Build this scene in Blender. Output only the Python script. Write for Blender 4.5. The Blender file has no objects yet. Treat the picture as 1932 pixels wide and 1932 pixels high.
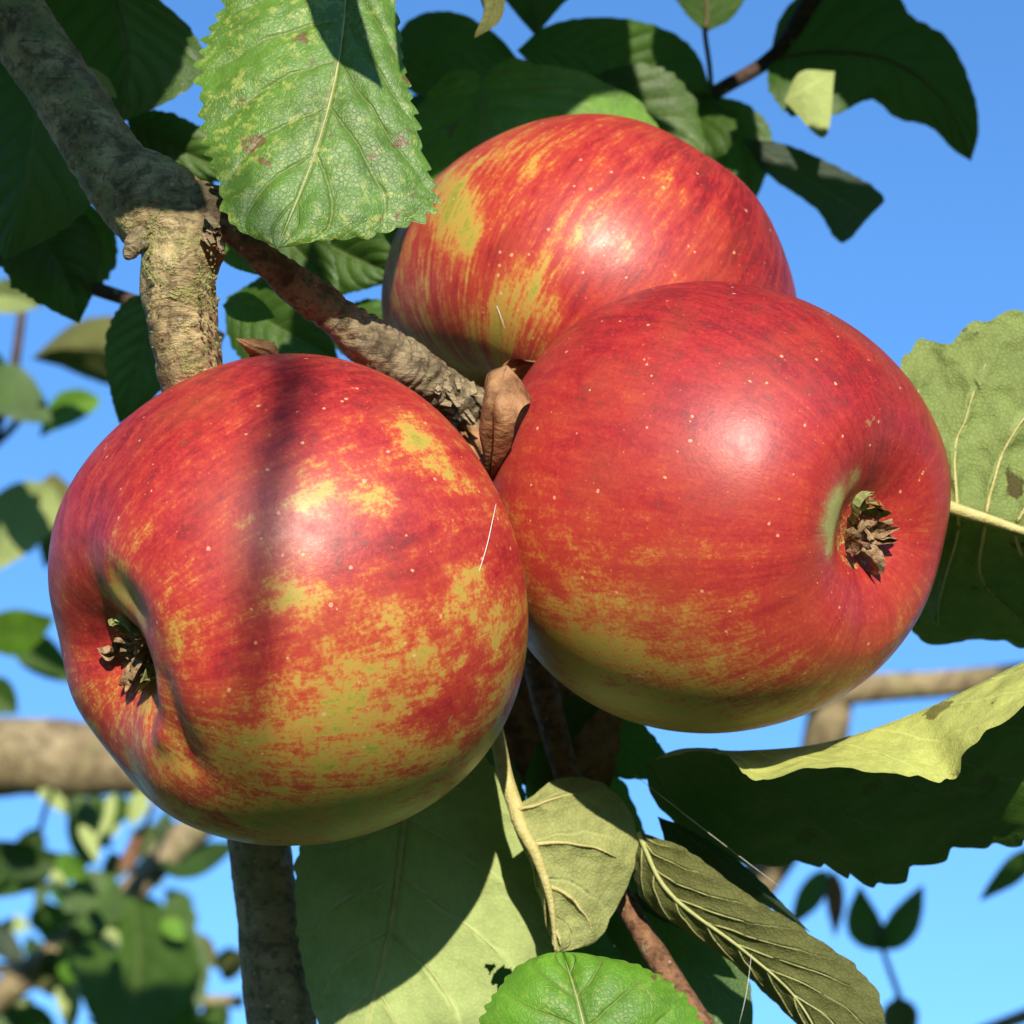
import bpy, math, random
import numpy as np
from mathutils import Vector, Matrix, noise as mnoise

random.seed(7)
rng = np.random.default_rng(7)
scene = bpy.context.scene
col = scene.collection

# ------------------------------------------------------------------ camera
PITCH = math.radians(26)
CAM = np.array((0.0, 0.0, 1.65))
FWD = np.array((0.0, math.cos(PITCH), math.sin(PITCH)))
UP = np.array((0.0, -math.sin(PITCH), math.cos(PITCH)))
RGT = np.array((1.0, 0.0, 0.0))
TAN = 0.392                       # frame width / distance
cd = bpy.data.cameras.new('camera')
cam = bpy.data.objects.new('camera', cd)
col.objects.link(cam)
cd.sensor_width = 36
cd.lens = 36 / TAN
cd.clip_start = 0.01
cd.clip_end = 2000
cam.location = CAM
cam.rotation_euler = (math.pi / 2 + PITCH, 0, 0)
cd.dof.use_dof = True
cd.dof.focus_distance = 0.385
cd.dof.aperture_fstop = (36 / TAN) / 2.6
cd.dof.aperture_blades = 0
scene.camera = cam

# ------------------------------------------------------------------ sky, sun, exposure
SUNC = np.array((0.08, 0.60, -0.80))            # towards the sun: right, up, forward of the camera
SUNC /= np.linalg.norm(SUNC)
SUN = RGT * SUNC[0] + UP * SUNC[1] + FWD * SUNC[2]
elev = math.asin(SUN[2])
azim = math.atan2(SUN[0], SUN[1])
w = bpy.data.worlds.new('World')
scene.world = w
w.use_nodes = True
wn, wl = w.node_tree.nodes, w.node_tree.links
wn.clear()
sky = wn.new('ShaderNodeTexSky')
sky.sky_type = 'NISHITA'
sky.sun_disc = False
sky.sun_elevation = elev
sky.sun_rotation = azim
sky.altitude = 0
sky.air_density = 1.0
sky.dust_density = 0.0
sky.ozone_density = 5.5
bg = wn.new('ShaderNodeBackground')
bg.inputs['Strength'].default_value = 0.15
wo = wn.new('ShaderNodeOutputWorld')
wl.new(sky.outputs[0], bg.inputs[0])
wl.new(bg.outputs[0], wo.inputs[0])
sl = bpy.data.lights.new('sun', 'SUN')
sl.energy = 3.3
sl.angle = math.radians(0.5)
sl.color = (1.0, 0.91, 0.74)
so = bpy.data.objects.new('sun', sl)
so.rotation_euler = Vector(SUN).to_track_quat('Z', 'Y').to_euler()
so.location = (0, -2, 4)
col.objects.link(so)
scene.view_settings.view_transform = 'Standard'
scene.view_settings.look = 'None'
scene.view_settings.exposure = 1.1
scene.view_settings.gamma = 1.0
scene.view_settings.use_curve_mapping = False
scene.render.engine = 'CYCLES'
scene.cycles.max_bounces = 8
scene.cycles.diffuse_bounces = 4


# ------------------------------------------------------------------ helpers
def P(x, y, d):
    """Photo position (0..1932 both ways) at a distance d (m) in front of the camera -> world."""
    return CAM + FWD * d + RGT * ((x - 966) / 1932 * TAN * d) + UP * ((966 - y) / 1932 * TAN * d)


def px(d):
    return TAN * d / 1932            # metres per photo unit at distance d


def camvec(v):
    return RGT * v[0] + UP * v[1] - FWD * v[2]     # x right, y up, z towards the camera


def norm(a):
    return a / (np.linalg.norm(a, axis=-1, keepdims=True) + 1e-12)


def cr(pts, n, even=True):
    """Smooth curve through points, n samples (rows)."""
    p = np.asarray(pts, float)
    if len(p) == 2:
        t = np.linspace(0, 1, n)[:, None]
        return p[0] + (p[1] - p[0]) * t
    k = np.r_[0, np.cumsum(np.sqrt(np.linalg.norm(np.diff(p[:, :3], axis=0), axis=1) + 1e-12) ** (2 if even else 1))]
    k /= k[-1]
    m = np.empty_like(p)
    m[1:-1] = (p[2:] - p[:-2]) / (k[2:] - k[:-2])[:, None]
    m[0] = (p[1] - p[0]) / (k[1] - k[0])
    m[-1] = (p[-1] - p[-2]) / (k[-1] - k[-2])
    t = np.linspace(0, 1, n)
    i = np.clip(np.searchsorted(k, t, side='right') - 1, 0, len(p) - 2)
    h = (k[i + 1] - k[i])[:, None]
    s = ((t - k[i])[:, None]) / h
    return ((2 * s**3 - 3 * s**2 + 1) * p[i] + (s**3 - 2 * s**2 + s) * h * m[i]
            + (-2 * s**3 + 3 * s**2) * p[i + 1] + (s**3 - s**2) * h * m[i + 1])


def pts(l):
    return [P(*q) for q in l]


def tag(o, label=None, cat=None, group=None, kind=None):
    if label: o['label'] = label
    if cat: o['category'] = cat
    if group: o['group'] = group
    if kind: o['kind'] = kind
    return o


def origin(o):
    """World origin of a chain of unrotated parents."""
    v = np.zeros(3)
    while o is not None:
        v += np.array(o.location)
        o = o.parent
    return v


def thing(name, loc, label, cat, group=None):
    o = bpy.data.objects.new(name, None)
    o.empty_display_size = 0.01
    col.objects.link(o)
    o.location = loc
    return tag(o, label, cat, group)


def mesh_obj(name, verts, faces, mat, parent=None, loc=None, smooth=True, uv=None, label=None):
    """verts in world space; stored relative to the object's own origin."""
    verts = np.asarray(verts, float)
    base = np.asarray(loc if loc is not None else verts.mean(0), float)
    me = bpy.data.meshes.new(name)
    me.from_pydata((verts - base).tolist(), [], faces if isinstance(faces, list) else faces.tolist())
    if smooth:
        me.polygons.foreach_set('use_smooth', [True] * len(me.polygons))
    if uv is not None:
        lay = me.uv_layers.new(name='UVMap')
        idx = np.empty(len(me.loops), dtype=np.int32)
        me.loops.foreach_get('vertex_index', idx)
        lay.data.foreach_set('uv', uv[idx].astype(np.float32).ravel())
    me.materials.append(mat)
    me.update()
    o = bpy.data.objects.new(name, me)
    col.objects.link(o)
    if parent is not None:
        o.parent = parent
        o.location = base - origin(parent)
    else:
        o.location = base
    if label: o['label'] = label
    return o


def grid_faces(nr, nc, wrap=False):
    i = np.arange(nr - 1)[:, None]
    j = np.arange(nc if wrap else nc - 1)[None, :]
    j2 = (j + 1) % nc
    return np.stack([i * nc + j, i * nc + j2, (i + 1) * nc + j2, (i + 1) * nc + j], -1).reshape(-1, 4)


def frames(C):
    T = norm(np.gradient(C, axis=0))
    n = np.empty_like(C)
    a = np.cross(T[0], (0.3, 0.9, 0.2))
    n[0] = a / np.linalg.norm(a)
    for i in range(1, len(C)):
        v = n[i - 1] - T[i] * np.dot(n[i - 1], T[i])
        n[i] = v / np.linalg.norm(v)
    return T, n, np.cross(T, n)


def tube_data(ctrl, radii, seg=16, n=60, bump=None, cap=True):
    """ctrl world points, radii (m) per control point."""
    q = cr(np.c_[np.asarray(ctrl, float), np.asarray(radii, float)], n)
    C, r = q[:, :3], np.maximum(q[:, 3], 1e-5)
    T, N, B = frames(C)
    a = np.linspace(0, 2 * np.pi, seg, endpoint=False)
    ln = np.r_[0, np.cumsum(np.linalg.norm(np.diff(C, axis=0), axis=1))]
    R = np.repeat(r[:, None], seg, 1)
    if bump is not None:
        R = R * (1 + bump(ln, a, C, N, B, r))
    V = C[:, None] + (N[:, None] * np.cos(a)[None, :, None] + B[:, None] * np.sin(a)[None, :, None]) * R[..., None]
    F = grid_faces(n, seg, True).tolist()
    V = V.reshape(-1, 3)
    if cap:
        V = np.vstack([V, C[0], C[-1]])
        k = n * seg
        F += [[(j + 1) % seg, j, k] for j in range(seg)]
        o = (n - 1) * seg
        F += [[o + j, o + (j + 1) % seg, k + 1] for j in range(seg)]
    return V, F


def nz(p, s, o=0):
    return mnoise.noise(Vector((p[0] * s + o, p[1] * s - o, p[2] * s + 2 * o)))


def bark_bump(lump=0.12, ring=0.05, ringf=700, fine=0.05, seed=0):
    def f(ln, a, C, N, B, r):
        out = np.zeros((len(ln), len(a)))
        for i in range(len(ln)):
            for j in range(len(a)):
                q = C[i] + (N[i] * math.cos(a[j]) + B[i] * math.sin(a[j])) * r[i]
                d = nz(q, 160, seed) * lump + nz(q, 520, seed + 3) * fine + nz(q, 1300, seed + 7) * fine * 0.6
                wv = ln[i] * ringf + nz(q, 180, seed + 5) * 3.2
                d += ring * (abs(math.sin(wv)) ** 0.5 - 0.7) * (0.6 + nz(q, 120, seed + 9))
                out[i, j] = d
        return out
    return f


def branch(name, ctrl, mat, parent, seg=20, n=80, bump=None, label=None):
    """ctrl: (x, y, d, radius in photo units)."""
    V, F = tube_data([P(*c[:3]) for c in ctrl], [c[3] * px(c[2]) for c in ctrl], seg, n, bump)
    return mesh_obj(name, V, F, mat, parent, loc=P(*ctrl[0][:3]), label=label)


# ------------------------------------------------------------------ materials
class NT:
    def __init__(self, name):
        self.m = bpy.data.materials.new(name)
        self.m.use_nodes = True
        self.t = self.m.node_tree
        self.t.nodes.clear()
        self.out = self.t.nodes.new('ShaderNodeOutputMaterial')

    def n(self, typ, ins=None, **props):
        x = self.t.nodes.new('ShaderNode' + typ)
        for k, v in props.items():
            setattr(x, k, v)
        for k, v in (ins or {}).items():
            self.set(x.inputs[k], v)
        return x

    def set(self, sock, v):
        if isinstance(v, bpy.types.NodeSocket):
            self.t.links.new(v, sock)
        elif isinstance(v, bpy.types.Node):
            self.t.links.new(v.outputs[0], sock)
        elif isinstance(v, (tuple, list)) and len(v) == 3 and sock.type == 'RGBA':
            sock.default_value = (*v, 1)
        else:
            sock.default_value = v

    def math(self, op, a, b=0.0, c=0.0, clamp=False):
        x = self.n('Math', {0: a, 1: b, 2: c}, operation=op)
        x.use_clamp = clamp
        return x.outputs[0]

    def mapr(self, v, a, b, c=0.0, d=1.0, smooth=True):
        x = self.n('MapRange', {0: v, 1: a, 2: b, 3: c, 4: d})
        x.interpolation_type = 'SMOOTHSTEP' if smooth else 'LINEAR'
        return x.outputs[0]

    def mix(self, f, a, b, mode='MIX'):
        x = self.t.nodes.new('ShaderNodeMix')
        x.data_type = 'RGBA'
        x.blend_type = mode
        self.set(x.inputs[0], f)
        self.set(x.inputs[6], a)
        self.set(x.inputs[7], b)
        return x.outputs[2]

    def noise(self, vec, scale, detail=4, rough=0.55, dist=0.0):
        x = self.n('TexNoise', {'Vector': vec, 'Scale': scale, 'Detail': detail, 'Roughness': rough, 'Distortion': dist})
        return x.outputs[0]

    def ramp(self, f, stops):
        x = self.n('ValToRGB', {0: f})
        e = x.color_ramp.elements
        while len(e) < len(stops):
            e.new(0.5)
        for i, (p, c) in enumerate(stops):
            e[i].position = p
            e[i].color = (*c, 1)
        return x.outputs[0]

    def finish(self, shader):
        self.t.links.new(shader.outputs[0] if isinstance(shader, bpy.types.Node) else shader, self.out.inputs[0])
        return self.m


def leaf_mat(name, top, under, nvein=8, kvein=2.2, gloss=0.38, mottle=0.0, blotch=0.0, veincol=(0.16, 0.2, 0.06),
             trans=(0.10, 0.22, 0.02), tw=0.25, bumpk=0.5, spec=0.45):
    g = NT(name)
    tc = g.n('TexCoord')
    obj = tc.outputs['Object']
    sp = g.n('SeparateXYZ', {0: tc.outputs['UV']})
    a = g.math('ABSOLUTE', g.math('MULTIPLY_ADD', sp.outputs[0], 2.0, -1.0))
    v = sp.outputs[1]
    wob = g.noise(obj, 140, 2)
    wv = g.math('ADD', g.math('SUBTRACT', g.math('MULTIPLY', v, nvein), g.math('MULTIPLY', a, kvein)),
                g.math('MULTIPLY', g.math('SUBTRACT', wob, 0.5), 0.35))
    tri = g.math('MULTIPLY', g.math('ABSOLUTE', g.math('SUBTRACT', g.math('FRACT', wv), 0.5)), 2.0)
    lat = g.mapr(tri, 0.86, 1.0)
    lat = g.math('MULTIPLY', lat, g.mapr(a, 1.0, 0.5))
    mid = g.mapr(a, 0.05, 0.015)
    vein = g.math('MAXIMUM', lat, mid)
    vor = g.n('TexVoronoi', {'Vector': obj, 'Scale': 1250.0}, feature='DISTANCE_TO_EDGE')
    net = g.mapr(vor.outputs[0], 0.0, 0.16)
    big = g.noise(obj, 70, 5, 0.6)
    fine = g.noise(obj, 600, 4, 0.65)
    back = g.n('NewGeometry').outputs['Backfacing']
    # upper side
    tcol = g.mix(g.mapr(big, 0.3, 0.7), [c * 0.72 for c in top], [min(1, c * 1.22) for c in top])
    tcol = g.mix(g.math('MULTIPLY', g.mapr(fine, 0.45, 0.75), 0.35), tcol, [c * 1.7 for c in top])
    tcol = g.mix(g.math('MULTIPLY', vein, 0.55), tcol, veincol)
    if mottle:
        m1 = g.mapr(g.noise(obj, 750, 4, 0.65), 0.50, 0.62)
        m2 = g.mapr(g.noise(obj, 95, 4, 0.65), 0.44, 0.60)
        tcol = g.mix(g.math('MULTIPLY', g.math('MULTIPLY', m1, m2), mottle), tcol, (0.36, 0.40, 0.09))
        r1 = g.mapr(g.noise(obj, 260, 2, 0.5), 0.67, 0.71)
        tcol = g.mix(g.math('MULTIPLY', r1, 0.8), tcol, (0.13, 0.055, 0.03))
    # under side
    ucol = g.mix(g.mapr(big, 0.3, 0.7), [c * 0.82 for c in under], [c * 1.12 for c in under])
    ucol = g.mix(g.math('MULTIPLY', g.math('SUBTRACT', 1.0, net), 0.25), ucol, [c * 0.62 for c in under])
    ucol = g.mix(g.math('MULTIPLY', g.mapr(fine, 0.4, 0.7), 0.4), ucol, [min(1, c * 1.3) for c in under])
    ucol = g.mix(g.math('MULTIPLY', vein, 0.6), ucol, [min(1, c * 1.35 + 0.03) for c in under])
    cmix = g.mix(back, tcol, ucol)
    if blotch:
        b1 = g.mapr(g.noise(obj, 120, 4, 0.6, 0.4), 0.62, 0.66)
        cmix = g.mix(g.math('MULTIPLY', b1, blotch), cmix, (0.06, 0.03, 0.012))
    hgt = g.math('ADD', g.math('MULTIPLY', vein, g.math('MULTIPLY_ADD', back, 2.0, -1.0)),
                 g.math('ADD', g.math('MULTIPLY', net, g.math('MULTIPLY_ADD', back, -0.4, 0.2)), g.math('MULTIPLY', g.noise(obj, 380, 5, 0.65), 1.1)))
    bp = g.n('Bump', {'Strength': bumpk, 'Distance': 0.0004, 'Height': hgt})
    rough = g.math('ADD', g.math('MULTIPLY', fine, 0.15), g.math('MULTIPLY_ADD', back, 0.25, gloss))
    pb = g.n('BsdfPrincipled', {'Base Color': cmix, 'Roughness': rough, 'Normal': bp.outputs[0],
                                'Specular IOR Level': g.math('MULTIPLY_ADD', back, -0.25, spec)})
    tl = g.n('BsdfTranslucent', {'Color': g.mix(g.math('MULTIPLY', vein, 0.4), trans, [c * 0.5 for c in trans]), 'Normal': bp.outputs[0]})
    ms = g.n('MixShader', {0: tw, 1: pb.outputs[0], 2: tl.outputs[0]})
    return g.finish(ms)


def simple_mat(name, c1, c2, scale=200, rough=0.7, bump=0.3, spec=0.3, c3=None):
    g = NT(name)
    obj = g.n('TexCoord').outputs['Object']
    a = g.noise(obj, scale, 5, 0.62)
    c = g.mix(g.mapr(a, 0.3, 0.7), c1, c2)
    if c3:
        c = g.mix(g.mapr(g.noise(obj, scale * 3.1, 3, 0.6), 0.56, 0.66), c, c3)
    bp = g.n('Bump', {'Strength': bump, 'Distance': 0.0005, 'Height': g.noise(obj, scale * 4, 4)})
    return g.finish(g.n('BsdfPrincipled', {'Base Color': c, 'Roughness': rough, 'Normal': bp.outputs[0], 'Specular IOR Level': spec}))


def bark_mat(name, pale, dark, lichen, amount=0.5, scale=1.0, gloss=0.55):
    g = NT(name)
    obj = g.n('TexCoord').outputs['Object']
    a = g.noise(obj, 150 * scale, 6, 0.65, 0.4)
    b = g.noise(obj, 600 * scale, 5, 0.7)
    c = g.mix(g.mapr(a, 0.33, 0.66), dark, pale)
    c = g.mix(g.math('MULTIPLY', g.mapr(b, 0.52, 0.40), 0.65), c, [k * 0.35 for k in dark])
    l = g.noise(obj, 110 * scale, 5, 0.7, 0.6)
    l2 = g.noise(obj, 900 * scale, 3, 0.7)
    lm = g.math('MULTIPLY', g.mapr(l, 0.62 - amount * 0.25, 0.72 - amount * 0.2), g.mapr(l2, 0.3, 0.55))
    c = g.mix(g.math('MULTIPLY', lm, 0.85), c, lichen)
    sp = g.mapr(g.n('TexVoronoi', {'Vector': obj, 'Scale': 380 * scale}).outputs[0], 0.16, 0.10)
    c = g.mix(g.math('MULTIPLY', sp, 0.5), c, (0.48, 0.45, 0.30))
    ring = g.noise(g.n('VectorMath', {0: obj, 1: (0.35, 0.5, 1.9)}, operation='MULTIPLY').outputs[0], 520 * scale, 5, 0.7, 0.6)
    crack = g.mapr(ring, 0.42, 0.34)
    c = g.mix(g.math('MULTIPLY', crack, 0.7), c, [k * 0.3 for k in dark])
    silver = g.mapr(g.noise(obj, 75 * scale, 4, 0.6), 0.56, 0.7)
    c = g.mix(g.math('MULTIPLY', silver, 0.2), c, [min(1, k * 1.25 + 0.05) for k in pale])
    h = g.math('ADD', g.math('MULTIPLY', a, 0.5), g.math('ADD', g.math('MULTIPLY', b, 0.8), g.math('MULTIPLY', lm, 0.8)))
    h = g.math('ADD', h, g.math('MULTIPLY', ring, 1.6))
    bp = g.n('Bump', {'Strength': 0.75, 'Distance': 0.0007, 'Height': h})
    return g.finish(g.n('BsdfPrincipled', {'Base Color': c, 'Roughness': g.math('MULTIPLY_ADD', b, 0.4, gloss - 0.15),
                                           'Normal': bp.outputs[0], 'Specular IOR Level': 0.35}))


def apple_mat(name, R, rotseed=0.0, streak=1.0, patchy=1.0, dots=1.0, fineness=1.0):
    g = NT(name)
    tc = g.n('TexCoord')
    unit = g.n('VectorMath', {0: tc.outputs['Object'], 'Scale': 1.0 / R}, operation='SCALE').outputs[0]
    sp = g.n('SeparateXYZ', {0: unit})
    rho = g.math('SQRT', g.math('ADD', g.math('ADD', g.math('MULTIPLY', sp.outputs[0], sp.outputs[0]),
                                              g.math('MULTIPLY', sp.outputs[1], sp.outputs[1])), 0.01))
    cx = g.math('DIVIDE', sp.outputs[0], rho)
    cy = g.math('DIVIDE', sp.outputs[1], rho)

    def merid(k, kz, o):
        return g.n('CombineXYZ', {0: g.math('MULTIPLY_ADD', cx, k, o), 1: g.math('MULTIPLY', cy, k),
                                  2: g.math('MULTIPLY', sp.outputs[2], kz)}).outputs[0]
    s1 = g.noise(merid(4.5, 1.3, rotseed), 1.0, 4, 0.6, 0.5)
    s2 = g.noise(merid(17.0, 3.2, rotseed + 4), 1.0, 4, 0.65, 0.4)
    s3 = g.noise(merid(48.0, 9.0, rotseed + 8), 1.0, 3, 0.6, 0.3)
    b1 = g.noise(unit, 6.5, 6, 0.68, 0.5)
    b2 = g.noise(unit, 15 * fineness, 5, 0.7)
    b3 = g.noise(unit, 60, 3, 0.7)
    red = g.n('Attribute', attribute_name='red').outputs['Fac']
    rus = g.n('Attribute', attribute_name='russet').outputs['Fac']

    def add(*ts):
        acc = None
        for x, k in ts:
            t = g.math('MULTIPLY', g.math('SUBTRACT', x, 0.5), k)
            acc = t if acc is None else g.math('ADD', acc, t)
        return acc
    val = g.math('ADD', red, add((s1, 0.75 * streak), (s2, 0.8 * streak), (s3, 0.6 * streak), (b1, 0.95 * patchy), (b2, 0.9 * patchy), (b3, 0.42)))
    c = g.ramp(val, [(0.0, (0.26, 0.27, 0.035)), (0.16, (0.40, 0.32, 0.058)), (0.30, (0.49, 0.285, 0.062)), (0.43, (0.48, 0.135, 0.038)),
                     (0.57, (0.43, 0.050, 0.028)), (0.76, (0.37, 0.023, 0.024)), (0.90, (0.29, 0.014, 0.018)), (1.0, (0.20, 0.009, 0.015))])
    tone = g.noise(unit, 2.2, 3, 0.5)
    c = g.mix(g.mapr(tone, 0.45, 0.75, 0.0, 0.25), c, (0.36, 0.10, 0.035))
    # corky flecks and small scabs
    fl = g.n('TexVoronoi', {'Vector': g.n('VectorMath', {0: unit, 1: g.n('VectorMath', {0: g.n('TexNoise', {'Vector': unit, 'Scale': 9.0}).outputs['Color'], 'Scale': 0.25}, operation='SCALE').outputs[0]}, operation='ADD').outputs[0], 'Scale': 5.0})
    flr = g.n('SeparateXYZ', {0: fl.outputs['Color']})
    flm = g.mapr(g.math('SUBTRACT', fl.outputs['Distance'], g.mapr(flr.outputs[2], 0.72, 1.0, 0.0, 0.12)), 0.01, -0.03)
    c = g.mix(g.math('MULTIPLY', flm, 0.6), c, (0.36, 0.22, 0.08))
    # pale lenticels, of uneven size and with many missing
    vo = g.n('TexVoronoi', {'Vector': unit, 'Scale': 17.0, 'Randomness': 1.0})
    rnd = g.n('SeparateXYZ', {0: vo.outputs['Color']})
    rad = g.math('MULTIPLY', g.mapr(rnd.outputs[0], 0.45, 1.0, 0.0, 0.15), dots)
    wb = g.math('MULTIPLY', g.math('SUBTRACT', b3, 0.5), 0.24)
    dot = g.mapr(g.math('SUBTRACT', g.math('ADD', vo.outputs['Distance'], wb), rad), 0.02, -0.02)
    vo2 = g.n('TexVoronoi', {'Vector': unit, 'Scale': 34.0, 'Randomness': 1.0})
    rnd2 = g.n('SeparateXYZ', {0: vo2.outputs['Color']})
    dot2 = g.mapr(g.math('SUBTRACT', g.math('ADD', vo2.outputs['Distance'], wb), g.mapr(rnd2.outputs[1], 0.5, 1.0, 0.0, 0.13)), 0.03, -0.02)
    c = g.mix(g.math('MULTIPLY', dot, 0.68), c, (0.70, 0.40, 0.22))
    c = g.mix(g.math('MULTIPLY', dot2, 0.45), c, (0.62, 0.26, 0.10))
    # russet net round the stem
    rn = g.math('MULTIPLY', g.mapr(g.math('ADD', rus, add((b2, 0.9), (s1, 0.5), (b3, 0.7))), 0.45, 0.62), 0.9)
    c = g.mix(rn, c, g.mix(b3, (0.24, 0.16, 0.035), (0.50, 0.38, 0.10)))
    grn = g.n('Attribute', attribute_name='green').outputs['Fac']
    c = g.mix(g.mapr(g.math('ADD', grn, add((b2, 1.1), (b3, 0.8), (s3, 0.8))), 0.15, 1.3), c, g.mix(b2, (0.36, 0.30, 0.10), (0.44, 0.48, 0.15)))
    bp = g.n('Bump', {'Strength': 0.16, 'Distance': 0.0004,
                      'Height': g.math('ADD', g.math('ADD', g.math('MULTIPLY', b2, 0.7), g.math('MULTIPLY', dot, 0.5)), g.math('ADD', g.math('MULTIPLY', b3, 0.35), rn))})
    rough = g.math('ADD', g.math('MULTIPLY_ADD', b2, 0.14, g.math('MULTIPLY_ADD', b1, 0.36, 0.20)), g.math('MULTIPLY', rn, 0.3))
    pb = g.n('BsdfPrincipled', {'Base Color': c, 'Roughness': rough, 'Normal': bp.outputs[0], 'Specular IOR Level': 0.52,
                                'Subsurface Weight': 0.12, 'Subsurface Radius': (1.0, 0.35, 0.15), 'Subsurface Scale': 0.002,
                                'Coat Weight': 0.0})
    return g.finish(pb)


M = {}
M['leaf'] = leaf_mat('leaf_mature', (0.052, 0.112, 0.016), (0.15, 0.19, 0.07), tw=0.3)
M['leaf_fresh'] = leaf_mat('leaf_fresh', (0.080, 0.175, 0.020), (0.2, 0.26, 0.1), mottle=0.6, nvein=7, kvein=1.6, gloss=0.42, tw=0.12, spec=0.6)
M['leaf_bright'] = leaf_mat('leaf_bright', (0.105, 0.25, 0.018), (0.2, 0.26, 0.1), mottle=0.35, nvein=7, kvein=1.4, gloss=0.4, tw=0.2)
M['leaf_under'] = leaf_mat('leaf_pale_underside', (0.03, 0.065, 0.012), (0.36, 0.44, 0.165), nvein=6, kvein=1.7, tw=0.18)
M['leaf_woolly'] = leaf_mat('leaf_woolly_underside', (0.03, 0.06, 0.014), (0.30, 0.32, 0.12), nvein=4, kvein=1.2, tw=0.12, bumpk=0.8)
M['leaf_olive'] = leaf_mat('leaf_olive_underside', (0.04, 0.08, 0.02), (0.125, 0.13, 0.042), nvein=8, tw=0.15, blotch=0.0, bumpk=0.8)
M['leaf_spotted'] = leaf_mat('leaf_spotted', (0.03, 0.06, 0.012), (0.23, 0.29, 0.09), nvein=6, kvein=2.0, blotch=0.85, bumpk=0.9)
M['leaf_yellowing'] = leaf_mat('leaf_yellowing_underside', (0.055, 0.118, 0.015), (0.50, 0.54, 0.15), nvein=9, kvein=1.5, blotch=0.7, tw=0.2)
M['leaf_blue'] = leaf_mat('leaf_glossy', (0.012, 0.032, 0.02), (0.15, 0.19, 0.08), gloss=0.42, spec=0.45, bumpk=0.25)
M['leaf_dry'] = simple_mat('dry_leaf', (0.13, 0.055, 0.022), (0.38, 0.20, 0.095), 300, 0.75, 0.8)
M['rib'] = simple_mat('leaf_rib', (0.30, 0.33, 0.12), (0.46, 0.45, 0.2), 300, 0.6, 0.3)
M['rib_yellow'] = simple_mat('leaf_rib_yellow', (0.42, 0.38, 0.14), (0.55, 0.48, 0.22), 500, 0.7, 0.6)
M['rib_dark'] = simple_mat('leaf_stalk', (0.09, 0.08, 0.035), (0.14, 0.12, 0.05), 300, 0.6, 0.3)
M['bark'] = bark_mat('bark_lichen', (0.53, 0.41, 0.215), (0.17, 0.122, 0.06), (0.26, 0.28, 0.09), 0.6)
M['bark_grey'] = bark_mat('bark_grey', (0.42, 0.33, 0.20), (0.25, 0.19, 0.11), (0.26, 0.24, 0.10), 0.3, 0.9, 0.65)
M['bark_spur'] = bark_mat('bark_spur', (0.30, 0.235, 0.14), (0.12, 0.088, 0.05), (0.20, 0.20, 0.08), 0.4, 1.1)
M['bark_wood'] = bark_mat('bark_broken', (0.50, 0.37, 0.25), (0.18, 0.11, 0.06), (0.4, 0.36, 0.2), 0.2, 2.2, 0.7)
M['bark_pale'] = bark_mat('bark_pale', (0.36, 0.29, 0.175), (0.17, 0.125, 0.07), (0.25, 0.24, 0.10), 0.4, 0.35, 0.65)
M['bark_red'] = bark_mat('bark_young', (0.30, 0.16, 0.085), (0.17, 0.075, 0.04), (0.28, 0.22, 0.12), 0.1, 1.2, 0.6)
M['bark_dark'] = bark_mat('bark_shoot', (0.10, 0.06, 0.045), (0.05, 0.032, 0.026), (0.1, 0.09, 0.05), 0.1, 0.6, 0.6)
M['lichen'] = simple_mat('lichen', (0.13, 0.15, 0.04), (0.30, 0.31, 0.13), 700, 0.9, 0.8)
M['calyx'] = simple_mat('calyx_dry', (0.10, 0.055, 0.028), (0.40, 0.26, 0.14), 900, 0.8, 0.6)
M['sepal'] = simple_mat('sepal', (0.09, 0.055, 0.025), (0.24, 0.25, 0.09), 420, 0.75, 0.5)
M['sepal_green'] = simple_mat('sepal_green', (0.14, 0.12, 0.05), (0.33, 0.38, 0.12), 420, 0.7, 0.4)
M['silk'] = simple_mat('silk', (0.35, 0.33, 0.32), (0.75, 0.72, 0.7), 100, 0.3, 0.0, 0.6)
M['ground'] = simple_mat('orchard_grass', (0.05, 0.09, 0.02), (0.10, 0.13, 0.04), 3, 0.9, 0.4)

# ------------------------------------------------------------------ ground far below the frame
s = 600.0
mesh_obj('ground', [(-s, -s, 0), (s, -s, 0), (s, s, 0), (-s, s, 0)], [[0, 1, 2, 3]], M['ground'], loc=(0, 0, 0), smooth=False)['kind'] = 'structure'


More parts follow.
